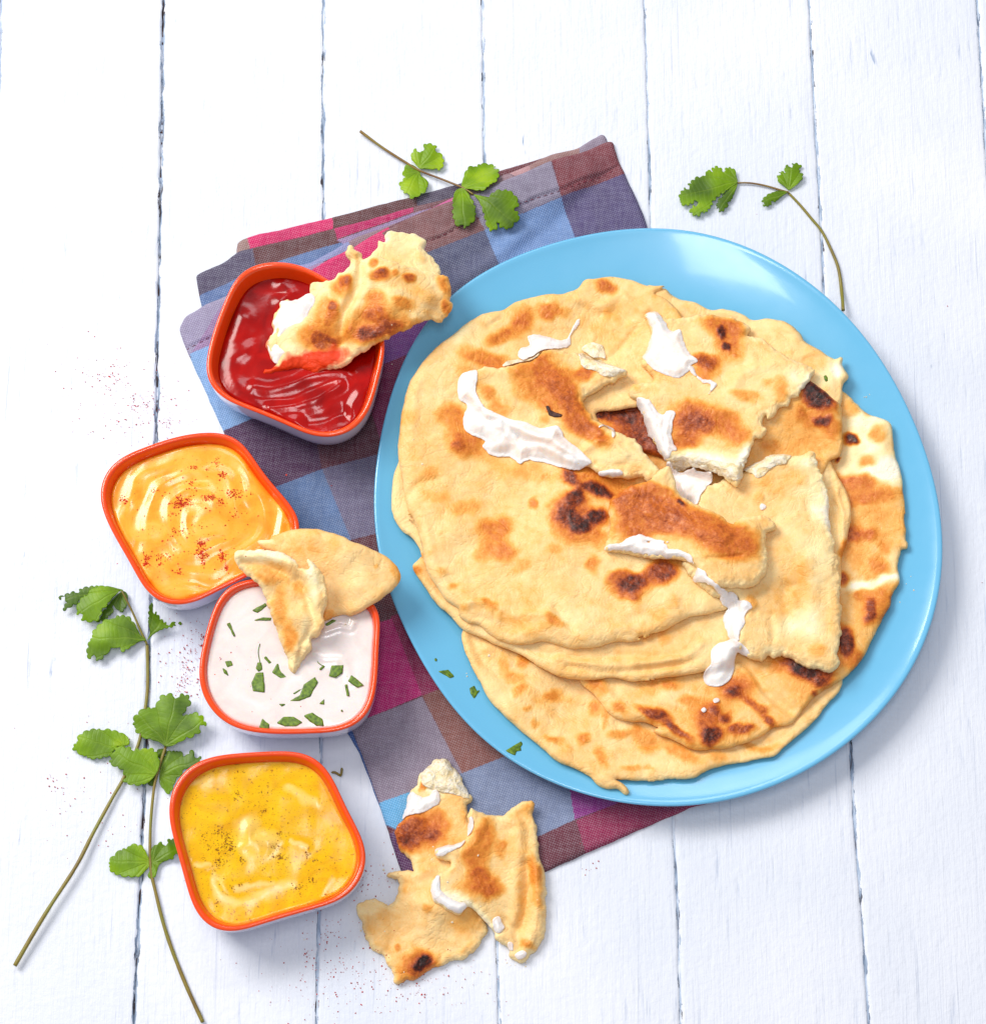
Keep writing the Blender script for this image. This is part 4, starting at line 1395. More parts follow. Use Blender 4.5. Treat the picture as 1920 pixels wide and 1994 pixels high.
S3a = wl(3, 'B 1390 1260 1480 1230 1540 1240 1560 1200')
S3b = wl(3, 'B 1330 1400 1380 1420 1480 1420 1520 1480 1530 1560')
s3 = sauce(3, 'yoghurt_sauce', 'smooth white yoghurt sauce with green herb pieces in the bowl beside the plate', M_WHS, ex3, ((0.02, 0.0003), (0.007, 0.00012)), 63)
S4 = [wl(4, 'C 430 980 440 1060 520 1120 640 1110 760 1060 880 1010'), wl(4, 'C 560 1030 680 1020 800 1010'), wl(4, 'C 620 680 600 760 620 840 700 850 780 800 740 740'), wl(4, 'C 880 430 960 470 1040 510'),
      wl(4, 'C 300 400 400 370'), wl(4, 'C 900 760 1000 790'), wl(4, 'C 300 885 400 910'), wl(4, 'C 1140 970 1100 1080')]
S4c = wl(4, 'C 640 660 640 760 700 740 760 760')


def ex4(x, y, c):
    r = 0
    for P in S4:
        r = r + stroke(x + 0.0016 * vn(x, y, 0.006, 3), y, P, .0026, .00028)
    return r + stroke(x + 0.0016 * vn(x, y, 0.006, 3), y, S4c, .0045, .0009)


def glint4(x, y, e):  # pale streaks: cream swirls and reflected highlights, both painted into the colour
    wx = x + 0.0022 * fbm(x, y, 0.007, 3)
    wy = y + 0.0022 * fbm(x, y, 0.007, 8)
    r = 0
    for P, wd in zip(S4, (.0024, .0014, .0030, .0022, .002, .001, .0012, .001)):
        r = np.maximum(r, np.clip(1.3 - linedist(P, wx, wy) / wd, 0, 1))
    r = np.maximum(r, np.clip(1.3 - linedist(S4c, wx, wy) / .006, 0, 1))
    r = np.maximum(r, 0.5 * (1 - e))
    return r * (0.34 + 0.25 * vn(x, y, 0.009, 21))


s4 = sauce(4, 'curry_sauce', 'mustard yellow curry sauce with pale streaks and brown spice in the lowest bowl', M_CUR, ex4, ((0.02, 0.0004), (0.007, 0.00015)), 64, attrs={'swirl_glint': glint4})

# ------------------------------------------------------------------ dipped and loose bread pieces


def poly_base(pts, sig=0.012):
    """smooth height through given (crop,x,y,z_mm) posts"""
    xy = []
    zz = []
    for (c, x, y, z) in pts:
        xy.append(W(cp('%s %f %f' % (c, x, y))[0], z * .001))
        zz.append(z * .001)
    xy = np.array(xy)
    zz = np.array(zz)

    def f(x, y):
        ws = 0
        s = 0
        for (px_, py_), z in zip(xy, zz):
            d2 = (x - px_) ** 2 + (y - py_) ** 2
            w_ = 1 / (d2 + (0.006) ** 2) ** 1.5
            ws = ws + w_
            s = s + w_ * z
        return s / ws
    return f


bD1 = poly_base([('A', 590, 1480, 22.5), ('A', 680, 1120, 25), ('A', 700, 1350, 25), ('A', 850, 1450, 22.5), ('A', 900, 1000, 34), ('A', 1000, 1400, 26), ('A', 1000, 1150, 36), ('A', 1100, 800, 40), ('A', 1150, 1000, 38), ('A', 1200, 1300, 35.5),
                 ('A', 1350, 700, 38), ('A', 1350, 900, 42), ('A', 1350, 1100, 42), ('A', 1400, 1230, 36), ('A', 1600, 850, 34), ('A', 1690, 1000, 32), ('A', 1650, 1150, 28), ('A', 1550, 1050, 38)])
fl = poly_base([('A', 1340, 645, 36), ('A', 1500, 670, 34), ('A', 1640, 850, 33), ('A', 1300, 900, 38), ('A', 1500, 950, 36)])
d1b = bread('bread_piece', 'A 1340 645 1400 650 1500 668 1560 700 1542 745 1590 790 1640 850 1648 890 1600 940 1400 960 1250 900 1230 800 1268 745 1275 700 1312 705 1312 668',
            'torn flatbread strip dipped in tomato sauce and reaching the plate rim', 'flatbread', T=0.003, tone=0.20, base=fl, seed=71, rough=0.0009, rscale=0.005, step=.0005, edge=.003,
            sp=[('A', 1330, 760, 60, 40, 0, .04), ('A', 1400, 800, 150, 60, 0, .06)])
d1b.name = 'back_flap'
d1 = bread('bread_piece',
           'A 1110 728 1150 762 1180 775 1190 802 1240 785 1300 800 1380 830 1480 860 1580 880 1645 895 1692 930 1710 1000 1700 1060 1712 1085 1680 1140 1650 1172 1580 1165 1500 1190 1400 1240 1300 1290 1200 1345 1120 1400 1020 1455 900 1485 800 1465 700 1482 590 1495 600 1468 660 1440 620 1370 608 1310 650 1240 645 1180 690 1100 705 1052 800 1042 870 1005 880 950 980 940 1040 890 1090 860 1112 815 1085 765',
           'torn flatbread strip dipped in tomato sauce and reaching the plate rim', 'flatbread', T=0.0045, tone=0.26, base=bD1, seed=72, rough=0.0010, rscale=0.005, step=.0005, edge=.005, bumpy=1.0, warp=.0012, mott=0.08,
           sp=[('A', 1075, 945, 40, 45, 10, .64), ('A', 1050, 980, 60, 50, 40, .4), ('A', 1010, 1090, 36, 40, 0, .66), ('A', 990, 1160, 40, 60, 10, .52), ('A', 960, 1110, 70, 80, 0, .36), ('A', 920, 1290, 60, 50, 20, .72), ('A', 980, 1310, 60, 40, 0, .7), ('A', 900, 1260, 130, 70, 0, .42),
               ('A', 1290, 905, 66, 34, 5, .58), ('A', 1460, 925, 30, 30, 0, .58), ('A', 1255, 835, 28, 22, 0, .48), ('A', 1390, 890, 22, 22, 0, .36), ('A', 1260, 1060, 60, 60, 0, .44), ('A', 1260, 1150, 100, 50, 10, .6), ('A', 1200, 1260, 60, 50, 0, .72), ('A', 1330, 1220, 110, 50, -20, .72), ('A', 1120, 1260, 60, 40, 0, .46),
               ('A', 1430, 1080, 56, 36, 10, .44), ('A', 1680, 960, 40, 70, -20, .46), ('A', 1690, 1090, 30, 50, 0, .44), ('A', 1600, 1150, 60, 30, 0, .2), ('A', 1250, 1190, 180, 90, -15, .34), ('A', 1550, 1020, 120, 60, 20, .1), ('A', 1450, 1200, 90, 30, -20, .42), ('A', 760, 1250, 60, 160, 10, -.12)],
           stains=[('A', 900, 1430, 190, 70, -8, 1.0), ('A', 700, 1465, 120, 30, -8, 1.0), ('A', 1040, 1410, 60, 40, -20, .8), ('A', 610, 1480, 40, 40, 0, 1.0), ('A', 620, 1320, 20, 60, 20, .6)],
           ridges=[('A 1160 800 1175 880 1170 960 1130 1050 1070 1130 1045 1230 1055 1310', .0022, -.0022), ('A 1210 880 1200 980 1160 1080 1110 1160 1090 1250', .0028, .0016), ('A 1120 860 1100 1000 1020 1120', .003, .0012),
                   ('A 1480 960 1560 1000 1640 1000', .002, -.0007), ('A 1350 1000 1450 1010 1600 1080', .002, .0007)])
d1b.parent = d1
for kk in ('label', 'category', 'group'):
    if kk in d1b:
        del d1b[kk]
cream('A 700 1060 800 1045 870 1010 900 1040 880 1100 850 1150 830 1230 780 1250 720 1290 760 1350 770 1390 700 1430 660 1435 630 1380 618 1310 655 1240 650 1180 690 1100', d1, 0.0016, 73, base=lambda x, y: bD1(x, y) + 0.0036, edge=.004, bump=1.0)

bD2 = poly_base([('B', 1000, 710, 36), ('B', 1100, 800, 36), ('B', 1300, 700, 39), ('B', 1500, 800, 40), ('B', 1600, 950, 39), ('B', 1830, 920, 31), ('B', 1700, 1060, 35.5), ('B', 1540, 1150, 31), ('B', 1450, 1160, 29), ('B', 1380, 1180, 29), ('B', 1300, 1000, 33), ('B', 1780, 840, 33)])
d2 = bread('bread_piece', 'B 985 712 1060 702 1075 685 1130 668 1200 645 1290 642 1380 650 1500 688 1540 715 1600 738 1700 782 1780 830 1828 890 1838 930 1800 990 1780 1015 1700 1070 1640 1110 1540 1160 1500 1150 1440 1168 1390 1190 1340 1150 1280 1000 1200 880 1100 790 1020 760',
           'pale triangular flatbread piece resting on the rim of the yoghurt bowl, behind the other', 'flatbread', T=0.004, tone=0.315, base=bD2, seed=76, rough=0.0006, step=.0005, edge=.0045, mott=0.05,
           sp=[('B', 1020, 715, 60, 18, 0, -.24), ('B', 1820, 900, 24, 60, -30, .2), ('B', 1400, 1170, 60, 30, 0, .2), ('B', 1700, 875, 16, 14, 0, .16), ('B', 1380, 760, 120, 60, 0, .04), ('B', 1300, 750, 120, 40, 0, .08)],
           ridges=[('B 1240 700 1400 730 1600 850', .004, .0007), ('B 1300 900 1450 950 1600 960', .003, -.0006)])
bD3 = poly_base([('B', 850, 800, 43), ('B', 1050, 780, 47), ('B', 1200, 850, 47), ('B', 1100, 900, 44), ('B', 950, 930, 40), ('B', 1100, 1100, 38), ('B', 1050, 1080, 36), ('B', 1320, 880, 48), ('B', 1390, 1050, 45), ('B', 1370, 1180, 40), ('B', 1250, 1150, 42), ('B', 1120, 1300, 31),
                 ('B', 1300, 1330, 33), ('B', 1200, 1350, 32.5), ('B', 1200, 1495, 27.5), ('B', 1160, 1430, 28)])
d3 = bread('bread_piece', 'B 842 810 850 780 900 770 1040 768 1150 788 1215 835 1232 880 1262 878 1290 872 1283 822 1330 852 1380 940 1402 1060 1392 1120 1378 1170 1386 1200 1350 1270 1308 1300 1305 1350 1270 1400 1240 1430 1212 1508 1182 1495 1150 1400 1100 1250 1040 1080 985 970 900 900 855 850',
           'curled flatbread piece standing with its tip dipped in the yoghurt sauce', 'flatbread', T=0.004, tone=0.30, base=bD3, seed=79, rough=0.0009, rscale=.004, step=.00045, edge=.004, mott=0.06,
           sp=[('B', 1030, 800, 200, 36, 4, -.22), ('B', 1040, 920, 110, 30, 20, .22), ('B', 1100, 1120, 40, 110, 20, .22), ('B', 1170, 1300, 36, 90, -10, .28), ('B', 1310, 950, 40, 120, 0, -.2), ('B', 1290, 1200, 50, 120, 15, -.1), ('B', 1110, 880, 60, 30, 10, .1), ('B', 1210, 1440, 30, 50, 0, -.06)],
           ridges=[('B 900 840 1050 850 1180 900 1230 960', .0028, -.0022), ('B 870 800 1000 800 1150 830 1210 870', .003, .0014), ('B 1235 880 1250 960 1260 1020 1300 1120 1330 1200', .0022, -.0022), ('B 1300 900 1330 1000 1350 1100', .0025, .0014),
                   ('B 1160 1000 1180 1150 1200 1280 1220 1380', .0022, .0010), ('B 1290 1240 1240 1330 1230 1430', .0014, -.0014)])

# loose torn pieces at the bottom
bT = None
t1 = bread('bread_piece',
           'I 360 182 400 150 440 108 500 105 530 150 575 195 582 220 600 262 625 305 600 340 615 400 640 520 600 700 660 860 712 968 690 1010 600 1112 500 1140 445 1162 340 1222 300 1230 232 1246 220 1200 182 1130 172 1100 110 1060 80 990 60 920 38 872 78 830 130 818 200 840 245 802 256 742 240 715 190 700 200 680 268 668 328 676 310 630 298 600 262 572 235 500 240 455 275 398 300 300 322 258 348 240',
           'long torn flatbread piece lying from napkin to boards, scorched at its lower end', 'flatbread', T=0.0038, tone=0.33, seed=83, rough=0.0010, rscale=0.005, step=.0006, sit=(2, 5), mott=0.07, lift=0.0003,
           sp=[('I', 470, 210, 120, 110, 20, -.28), ('I', 340, 440, 100, 60, -10, .62), ('I', 300, 500, 60, 60, 0, .64), ('I', 420, 480, 50, 40, 0, .62), ('I', 390, 440, 110, 100, -10, .42), ('I', 360, 250, 18, 20, 0, .4), ('I', 540, 400, 60, 200, 0, .1), ('I', 380, 1140, 60, 44, -10, .97), ('I', 360, 1160, 90, 70, -20, .56), ('I', 310, 1200, 60, 40, -30, .4),
               ('I', 410, 845, 20, 20, 0, .22), ('I', 262, 1058, 16, 16, 0, .3), ('I', 600, 920, 90, 60, 0, .12), ('I', 560, 880, 80, 30, 10, .1), ('I', 90, 860, 60, 30, 0, -.1), ('I', 580, 1080, 90, 24, -30, .1)],
           ridges=[('I 100 830 200 900 230 990 200 1080', .003, -.0012), ('I 250 800 400 830 520 880 650 930', .004, .0013), ('I 230 700 320 700 400 680', .0025, .0012), ('I 330 1080 380 1080 440 1100 450 1140', .0025, .001)])
cream('I 400 150 440 108 500 105 530 150 572 195 585 225 610 270 622 310 595 300 560 290 520 280 500 270 440 260 400 245 370 230 362 185', t1, 0.0014, 84, crumb=True, bump=1.2, edge=.003)
cream('I 322 262 350 290 400 290 440 265 462 310 430 345 380 370 330 380 285 400 250 450 262 420 295 330 305 290', t1, 0.0018, 85, bump=1.2, edge=.0025)
t2 = bread('bread_piece',
           'I 620 350 650 372 700 387 790 382 832 350 880 320 930 315 952 340 942 400 960 480 975 600 1000 700 1003 850 1000 980 960 1070 900 1130 872 1137 820 1110 808 1060 755 1035 745 990 700 940 640 880 600 858 560 892 480 852 428 812 418 740 450 690 500 662 516 626 450 607 438 570 480 552 550 540 598 500 612 440 606 392',
           'torn flatbread piece with cream on its jagged left side, lying over the long piece', 'flatbread', T=0.0044, tone=0.31, seed=88, rough=0.0009, rscale=0.005, step=.0006, sit=(5, 8), mott=0.07,
           sp=[('I', 660, 740, 90, 60, 10, .46), ('I', 700, 770, 70, 50, 0, .54), ('I', 660, 680, 50, 40, 0, .50), ('I', 640, 600, 60, 60, 0, .38), ('I', 690, 510, 50, 80, 0, .36), ('I', 775, 565, 26, 30, 0, .3), ('I', 950, 700, 28, 80, -10, .34), ('I', 920, 350, 40, 40, 0, .2), ('I', 975, 790, 20, 60, 0, .2), ('I', 920, 1050, 30, 20, 0, .3),
               ('I', 520, 740, 90, 60, 0, -.1), ('I', 480, 800, 90, 40, 10, -.24), ('I', 650, 900, 120, 30, 35, -.16), ('I', 890, 800, 40, 160, 5, .12)],
           ridges=[('I 880 380 920 460 925 560', .0024, -.0012), ('I 900 640 910 750 890 850 880 950', .0030, -.0022), ('I 960 620 960 750 975 850 950 960 920 1060', .0040, .0022), ('I 840 700 850 850 840 930', .0026, .0012), ('I 800 930 850 960 860 1060', .0018, -.0012), ('I 800 400 860 420 870 520 860 620', .0025, .001), ('I 700 400 640 480 620 560', .003, .0009)])
cream('I 440 560 480 550 550 538 595 505 612 440 606 392 632 400 635 440 610 500 590 530 540 560 500 580 470 600 445 600', t2, 0.0012, 89, edge=.0015)
cream('I 418 740 445 700 470 700 470 760 520 810 600 850 560 892 480 852 430 812', t2, 0.0012, 90, edge=.002)
cream('I 735 920 765 905 780 940 792 960 770 988 745 985 735 955', t2, 0.0014, 91, edge=.002, rough=.0002)
cream('I 845 1100 880 1078 905 1090 900 1110 872 1125 852 1118', t2, 0.0016, 92, edge=.002, rough=.0002)
cream('I 806 1050 815 1035 835 1045 838 1075 815 1080', t2, 0.0010, 93, edge=.0014)

# ------------------------------------------------------------------ coriander


def leaf(outl, basept, parent, seed, curlz=0.0012, teeth=2.1, period=15, tone=0.1, lift=0.0008, tip=None, nm='leaf'):
    P = drape(cp(outl), None, lift + .0006)
    P = spline(P, True, 0.0004)
    b = drape(cp(basept), None, lift)[0]
    # rounded teeth along the rim, fading towards the leaf base
    seg = np.linalg.norm(np.roll(P, -1, 0) - P, axis=1)
    s = np.concatenate([[0], np.cumsum(seg)])[:-1]
    s = s + 0.0012 * vn(s, s * 0, 0.006, seed)
    ph = s / (period * PX)
    d = np.hypot(P[:, 0] - b[0], P[:, 1] - b[1])
    fade = np.clip((d - 0.005) / 0.006, 0, 1)
    a = np.abs(np.sin(math.pi * ph)) ** 0.6
    P = P + normals2(P) * ((a - 0.6) * teeth * PX * fade * 2.3)[:, None]
    nf = (ph / 3.6 + 0.3 + 0.15 * vn(s, s * 0, 0.01, seed + 2)) % 1.0
    notch = np.exp(-((nf - 0.5) / 0.075) ** 2)
    far = np.clip((d / d.max() - 0.45) / 0.3, 0, 1)
    P = P - normals2(P) * (notch * far * 7.5 * PX)[:, None]
    rmax = d.max()
    c0 = P.mean(0)
    main_a = math.atan2(c0[1] - b[1], c0[0] - b[0])

    def polar(x, y):
        wx = x + 0.0007 * vn(x, y, 0.006, seed + 3)
        wy = y + 0.0007 * vn(x, y, 0.006, seed + 4)
        r = np.hypot(wx - b[0], wy - b[1])
        t = np.arctan2(wy - b[1], wx - b[0]) - main_a
        t = (t + math.pi) % (2 * math.pi) - math.pi
        return r, t

    def vein(x, y, e):
        r, t = polar(x, y)
        v = 0
        for k in range(-3, 4):
            ta = k * 0.42
            dd = np.abs(np.sin(t - ta)) * r
            v = np.maximum(v, np.exp(-(dd / (0.00035 if k % 2 == 0 else 0.00022)) ** 2) * np.clip(1.2 - r / rmax, 0, 1) * (np.cos(t - ta) > 0))
            # side veins
        side = np.exp(-((np.abs(((r / 0.0022 - np.abs(t) * 2.4) % 1) - 0.5)) / 0.12) ** 2) * 0.35
        return np.clip(v + side * 0.5, 0, 1)

    def ex(x, y):
        r, t = polar(x, y)
        k = curlz * np.sin(r / rmax * 2.6) * 0.8 + 0.0007 * np.cos(t * 7.5) * np.clip(r / rmax, 0, 1) + 0.0005 * vn(x, y, 0.007, seed)
        return 0 * k
    b0 = H.copy()

    def bs(x, y):
        r, t = polar(x, y)
        z0 = samp(BL, x, y)
        return z0 + lift + curlz * (0.4 + 0.6 * np.sin(np.clip(r / rmax, 0, 1) * 2.8)) + 0.00045 * np.cos(t * 7.5) * np.clip(r / rmax, 0, 1) + 0.0005 * vn(x, y, 0.008, seed)

    def ton(x, y, e):
        return np.full(np.shape(x), tone) + 0.16 * vn(x, y, 0.012, seed + 8)
    o = sheet(nm, P, M_LEAF, 0.00018, step=0.0003, edge=0.0004, base=bs, bumps=(), seed=seed, attrs={'vein': vein, 'tone': ton}, parent=parent, update=False, edge_min=.4)
    return o


def stem(pts, r0, r1, parent, lift=0.0, lifts=None, green=0.0, seed=0, nm='stem'):
    q = spline(drape(cp(pts), None, 0.001), False, 0.002)
    n = len(q)
    R = np.linspace(r0, r1, n) * PX
    z = samp(BL, q[:, 0], q[:, 1])
    z = np.convolve(np.pad(z, 5, mode='edge'), np.ones(11) / 11, 'valid') + R + lift
    if lifts is not None:
        z = z + np.interp(np.linspace(0, 1, n), np.linspace(0, 1, len(lifts)), lifts)
    R = R * (1 + 0.08 * vn(np.arange(n) * 1.0, np.zeros(n), 3.0, seed))
    o = tube(nm, np.column_stack([q, z]), R, M_STEM, parent, sides=10)
    fattr(o, 'green', np.full(len(o.data.vertices), green))
    return o


BL = blur(maxf(H, 3), 3)
# sprig over the napkin
sg = thing('coriander_sprig', 'coriander sprig lying across the top fold of the napkin', 'herb sprig')
stem('J 68 52 200 148 350 243 430 290 560 345 690 405 760 435', 2.9, 2.0, sg, lifts=[.0015, .0012, .001, .001, .0005])
leaf('J 430 275 402 245 380 215 385 180 410 158 440 165 455 172 458 150 462 128 490 124 530 140 555 165 570 200 578 240 560 285 520 285 470 280', 'J 430 278', sg, 101, tone=.28)
leaf('J 430 285 390 255 350 255 332 290 328 318 345 335 318 345 310 380 330 420 350 450 385 465 430 445 470 420 485 380 470 345 440 320', 'J 430 290', sg, 102, tone=.24)
leaf('J 690 400 700 340 725 282 770 255 830 245 880 260 912 300 912 340 890 370 850 400 800 420 740 412', 'J 690 404', sg, 103, tone=.22)
leaf('J 695 412 722 430 760 490 778 550 762 600 730 630 690 650 650 612 635 550 635 480 652 430', 'J 690 408', sg, 104, tone=.12)
leaf('J 765 437 850 455 880 430 940 412 1000 430 1035 480 1030 540 1040 590 1000 640 960 665 925 640 908 600 905 640 895 665 865 668 840 620 822 550 795 480', 'J 765 437', sg, 105, tone=.04, curlz=.0016)
# sprig at the upper right
sg = thing('coriander_sprig', 'curved coriander sprig above the plate, its stem running under the rim', 'herb sprig')
stem('K 700 340 800 340 900 355 1000 380 1080 405 1150 425', 1.6, 2.2, sg, lift=.0008, seed=2)
stem('K 1150 425 1250 530 1350 650 1440 760 1520 920 1580 1070 1606 1220 1615 1380 1616 1480', 2.4, 3.6, sg, seed=3, green=.4)
leaf('K 700 340 690 280 682 235 650 218 622 210 592 225 582 262 560 230 520 208 482 220 475 250 432 240 425 272 396 284 350 295 300 330 260 370 225 408 198 440 190 490 205 530 250 540 300 525 330 520 292 570 290 605 340 632 400 620 460 560 510 480 580 430 640 385',
     'K 700 340', sg, 106, tone=.08, teeth=2.6, period=11, curlz=.002)
leaf('K 700 345 690 390 660 460 630 520 590 570 560 595 525 580 520 530 545 480 600 420 650 370', 'K 700 343', sg, 107, tone=.02, period=10, teeth=2)
leaf('K 1148 400 1110 370 1070 345 1050 310 1055 260 1090 240 1122 255 1114 200 1160 180 1220 172 1260 195 1250 250 1270 270 1265 310 1230 350 1190 380', 'K 1148 402', sg, 108, tone=.06, period=11)
leaf('K 1140 420 1100 450 1040 500 980 540 940 548 910 530 920 490 960 450 1010 425 1070 410', 'K 1140 418', sg, 109, tone=.0, period=9, teeth=1.6)
# long sprig on the left
sg = thing('coriander_sprig', 'long coriander sprig with thick stem reaching down to the lower left corner', 'herb sprig')
stem('D 66 1716 140 1590 220 1460 330 1290 400 1150 480 1000 530 910 590 770 615 650 630 520 628 340', 4.0, 3.0, sg, lifts=[.002, .003, .003, .0015, .0005, 0, 0], seed=4, green=.35)
stem('D 628 340 600 280 570 210 525 120', 2.4, 1.6, sg, lift=.001, lifts=[0, .001, .003], seed=5, green=.4)
leaf('D 525 112 490 98 440 92 370 97 310 118 248 142 285 158 258 202 300 182 345 160 400 130', 'D 525 112', sg, 110, tone=.0, lift=.0025, period=12)
leaf('D 510 108 440 95 385 118 345 155 330 200 345 235 390 246 425 235 440 200 480 150', 'D 520 108', sg, 111, tone=.16, lift=.003, curlz=.003)
leaf('D 520 112 480 150 442 200 405 240 440 238 478 215 484 172 505 195 525 198 542 172 545 128', 'D 522 112', sg, 112, tone=-.1, lift=.0012)
leaf('D 625 322 598 330 560 355 530 375 510 360 480 362 455 385 425 410 375 395 378 350 400 290 440 250 490 226 550 228 580 262 600 300', 'D 625 322', sg, 113, tone=.12, lift=.0015, curlz=.003)
leaf('D 630 325 642 290 636 230 655 186 690 240 720 254 782 254 740 268 700 278 655 302', 'D 630 322', sg, 114, tone=.0, lift=.002, curlz=.003, period=10)
# second sprig on the left
BL = np.maximum(BL, 0)
sg = thing('coriander_sprig', 'coriander sprig beside the curry bowl, its bare stem curving to the bottom edge', 'herb sprig')
stem('D 866 1955 800 1810 740 1660 700 1540 665 1400 645 1300 643 1130 660 950 680 870 710 780', 3.8, 2.6, sg, lifts=[0, 0, .0005, .001, .0022], lift=.0002, seed=6, green=.25)
leaf('D 470 820 480 780 540 780 600 790 655 790 682 840 675 880 640 925 600 942 560 940 530 925 525 880 470 850', 'D 672 900', sg, 117, tone=.16, lift=.0038)
leaf('D 310 782 330 740 370 710 420 702 480 708 540 730 552 768 500 780 470 815 420 828 370 825 330 800', 'D 540 790', sg, 116, tone=.18, lift=.0015)
leaf('D 680 915 690 850 720 800 765 795 790 820 820 795 856 820 850 850 795 880 752 920 725 978 690 950', 'D 680 900', sg, 118, tone=.06, lift=.0006)
leaf('D 625 932 650 895 670 905 655 945', 'D 670 900', sg, 122, tone=-.1, lift=.0004, period=9)
leaf('D 655 800 700 785 712 800 690 830', 'D 700 790', sg, 123, tone=-.15, lift=.0004, period=9)
leaf('D 710 778 680 760 630 745 590 720 570 690 580 650 620 620 670 600 690 565 740 555 800 560 812 600 782 642 830 635 870 660 880 695 840 730 790 750 740 775', 'D 710 778', sg, 115, tone=.12, lift=.0042, curlz=.003, period=17, teeth=2.8)
leaf('D 640 1275 620 1220 600 1200 550 1200 500 1230 465 1270 470 1305 520 1330 590 1335 620 1310', 'D 640 1275', sg, 119, tone=.14, lift=.001)
leaf('D 648 1290 645 1222 680 1190 730 1175 758 1195 768 1245 710 1265 680 1285 660 1340 630 1330', 'D 648 1275', sg, 120, tone=.08, lift=.001)

# ------------------------------------------------------------------ chopped herb


def bit(outl, parent, base=None, lift=0.0, nm='herb_piece', T=0.0004, label=None, seed=1, mat=None, rough=.0002):
    P = drape(cp(outl), base, lift + T)
    Q = []
    for a_, b_ in zip(P, np.roll(P, -1, 0)):
        m_ = max(2, int(np.linalg.norm(b_ - a_) / .0004))
        Q += [a_ + (b_ - a_) * j_ / m_ for j_ in range(m_)]
    P = roughen(np.array(Q), rough, .002, seed)
    o = sheet(nm, P, mat or M_HERB, T, step=0.0003, edge=0.0005, base=(lambda x, y: base(x, y) + lift) if base else None, sit=(0, 1),
              bumps=((0.004, .0002),), seed=seed, parent=parent, update=False)
    if label:
        tag(o, label, 'herb piece')
    return o


bit('G 420 1030 480 1018 522 1062 492 1072', None, nm='herb_flake', label='pointed green herb flake on the lower left of the plate, left of the diamond one', seed=3)
bit('G 610 1132 640 1116 655 1150 675 1145 660 1165 640 1200 615 1162', None, nm='herb_flake', label='diamond shaped green herb flake on the plate beside the lowest flatbread', seed=4)
bit('G 395 955 405 948 414 958 408 970 398 966', None, nm='herb_flake', label='tiny dark herb crumb on the left of the plate', seed=5)
o = bit('G 815 1525 870 1493 928 1458 938 1475 925 1495 928 1515 900 1520 890 1545 860 1538 850 1550', None, nm='leaf_fragment', label='small serrated coriander leaf fragment at the plate rim, lower left', seed=6)
bit('F 1072 920 1085 914 1098 930 1098 948 1085 955 1076 940', p2 if False else None, nm='herb_flake', label='small dark herb flake in the torn edge of the upper right flatbread', seed=7)
b3 = lv(3)
for i, t_ in enumerate(['B 950 1130 1030 1085 1042 1103 985 1146', 'B 962 1190 1010 1172 1068 1175 1062 1190', 'B 800 1210 820 1203 852 1282 845 1288', 'B 790 1435 828 1430 838 1458 805 1468',
                        'B 773 1470 800 1488 815 1525 785 1505', 'B 950 1560 975 1505 1020 1498 1030 1622 958 1612', 'B 975 1475 985 1442 1008 1440 1012 1482 990 1495', 'B 1073 1500 1105 1443 1125 1490 1162 1530 1120 1538',
                        'B 1172 1672 1240 1635 1262 1570 1328 1528 1346 1560 1300 1645 1240 1668', 'B 1110 1688 1150 1686 1152 1695 1130 1706', 'B 993 1838 1012 1772 1056 1810 1052 1838', 'B 1098 1802 1138 1764 1200 1764 1256 1800 1215 1822 1150 1824',
                        'B 1258 1758 1312 1738 1372 1780 1382 1822 1335 1818 1290 1790', 'B 1410 1522 1425 1458 1498 1456 1490 1505 1450 1532', 'B 1505 1575 1520 1568 1533 1642 1518 1640', 'B 1520 1552 1545 1515 1622 1578 1580 1592',
                        'B 1350 1482 1375 1455 1388 1465 1362 1486', 'B 1195 1625 1250 1595 1252 1600 1205 1632', 'B 1385 1215 1430 1185 1460 1190 1400 1222', 'B 1350 1690 1385 1655 1382 1692', 'B 1480 1728 1490 1720 1496 1732 1488 1740',
                        'B 1020 1410 1035 1405 1068 1440 1055 1450']):
    bit(t_, s3, b3, lift=0.00012, seed=20 + i, T=.0004)
# thin lines of herb stalk in the sauce
for i, t_ in enumerate(['B 1000 1330 990 1380 1000 1440', 'B 1485 1415 1520 1450 1520 1530', 'B 1335 1400 1345 1440 1370 1460']):
    q = spline(drape(cp(t_), b3), False, .001)
    tube('herb_stalk', np.column_stack([q, np.full(len(q), bowls[3][3] + .0001)]), .00022, M_HERB, s3, sides=6)

tw = thing('herb_tip', 'tiny dark forked herb tip on the boards right of the curry bowl', 'herb piece')
for t_ in ('C 1148 330 1170 330 1195 345 1203 355', 'C 1203 355 1212 330 1214 303'):
    q = spline(drape(cp(t_), None), False, .0008)
    n = len(q)
    tube('leaflet', np.column_stack([q, np.linspace(.0006, .0014, n)]), np.concatenate([[.0002], np.full(n - 2, .0006), [.0002]]), M_STEM, tw, sides=6)

# dark flecks on breads and drops
bit('E 1078 1165 1095 1162 1110 1190 1140 1205 1182 1218 1172 1232 1130 1234 1098 1222 1085 1190', p1, None, nm='burnt_flake', seed=60, mat=make_plain('charred_crust', srgb(40, 18, 12), srgb(84, 46, 34)))

# ------------------------------------------------------------------ loose spice grains


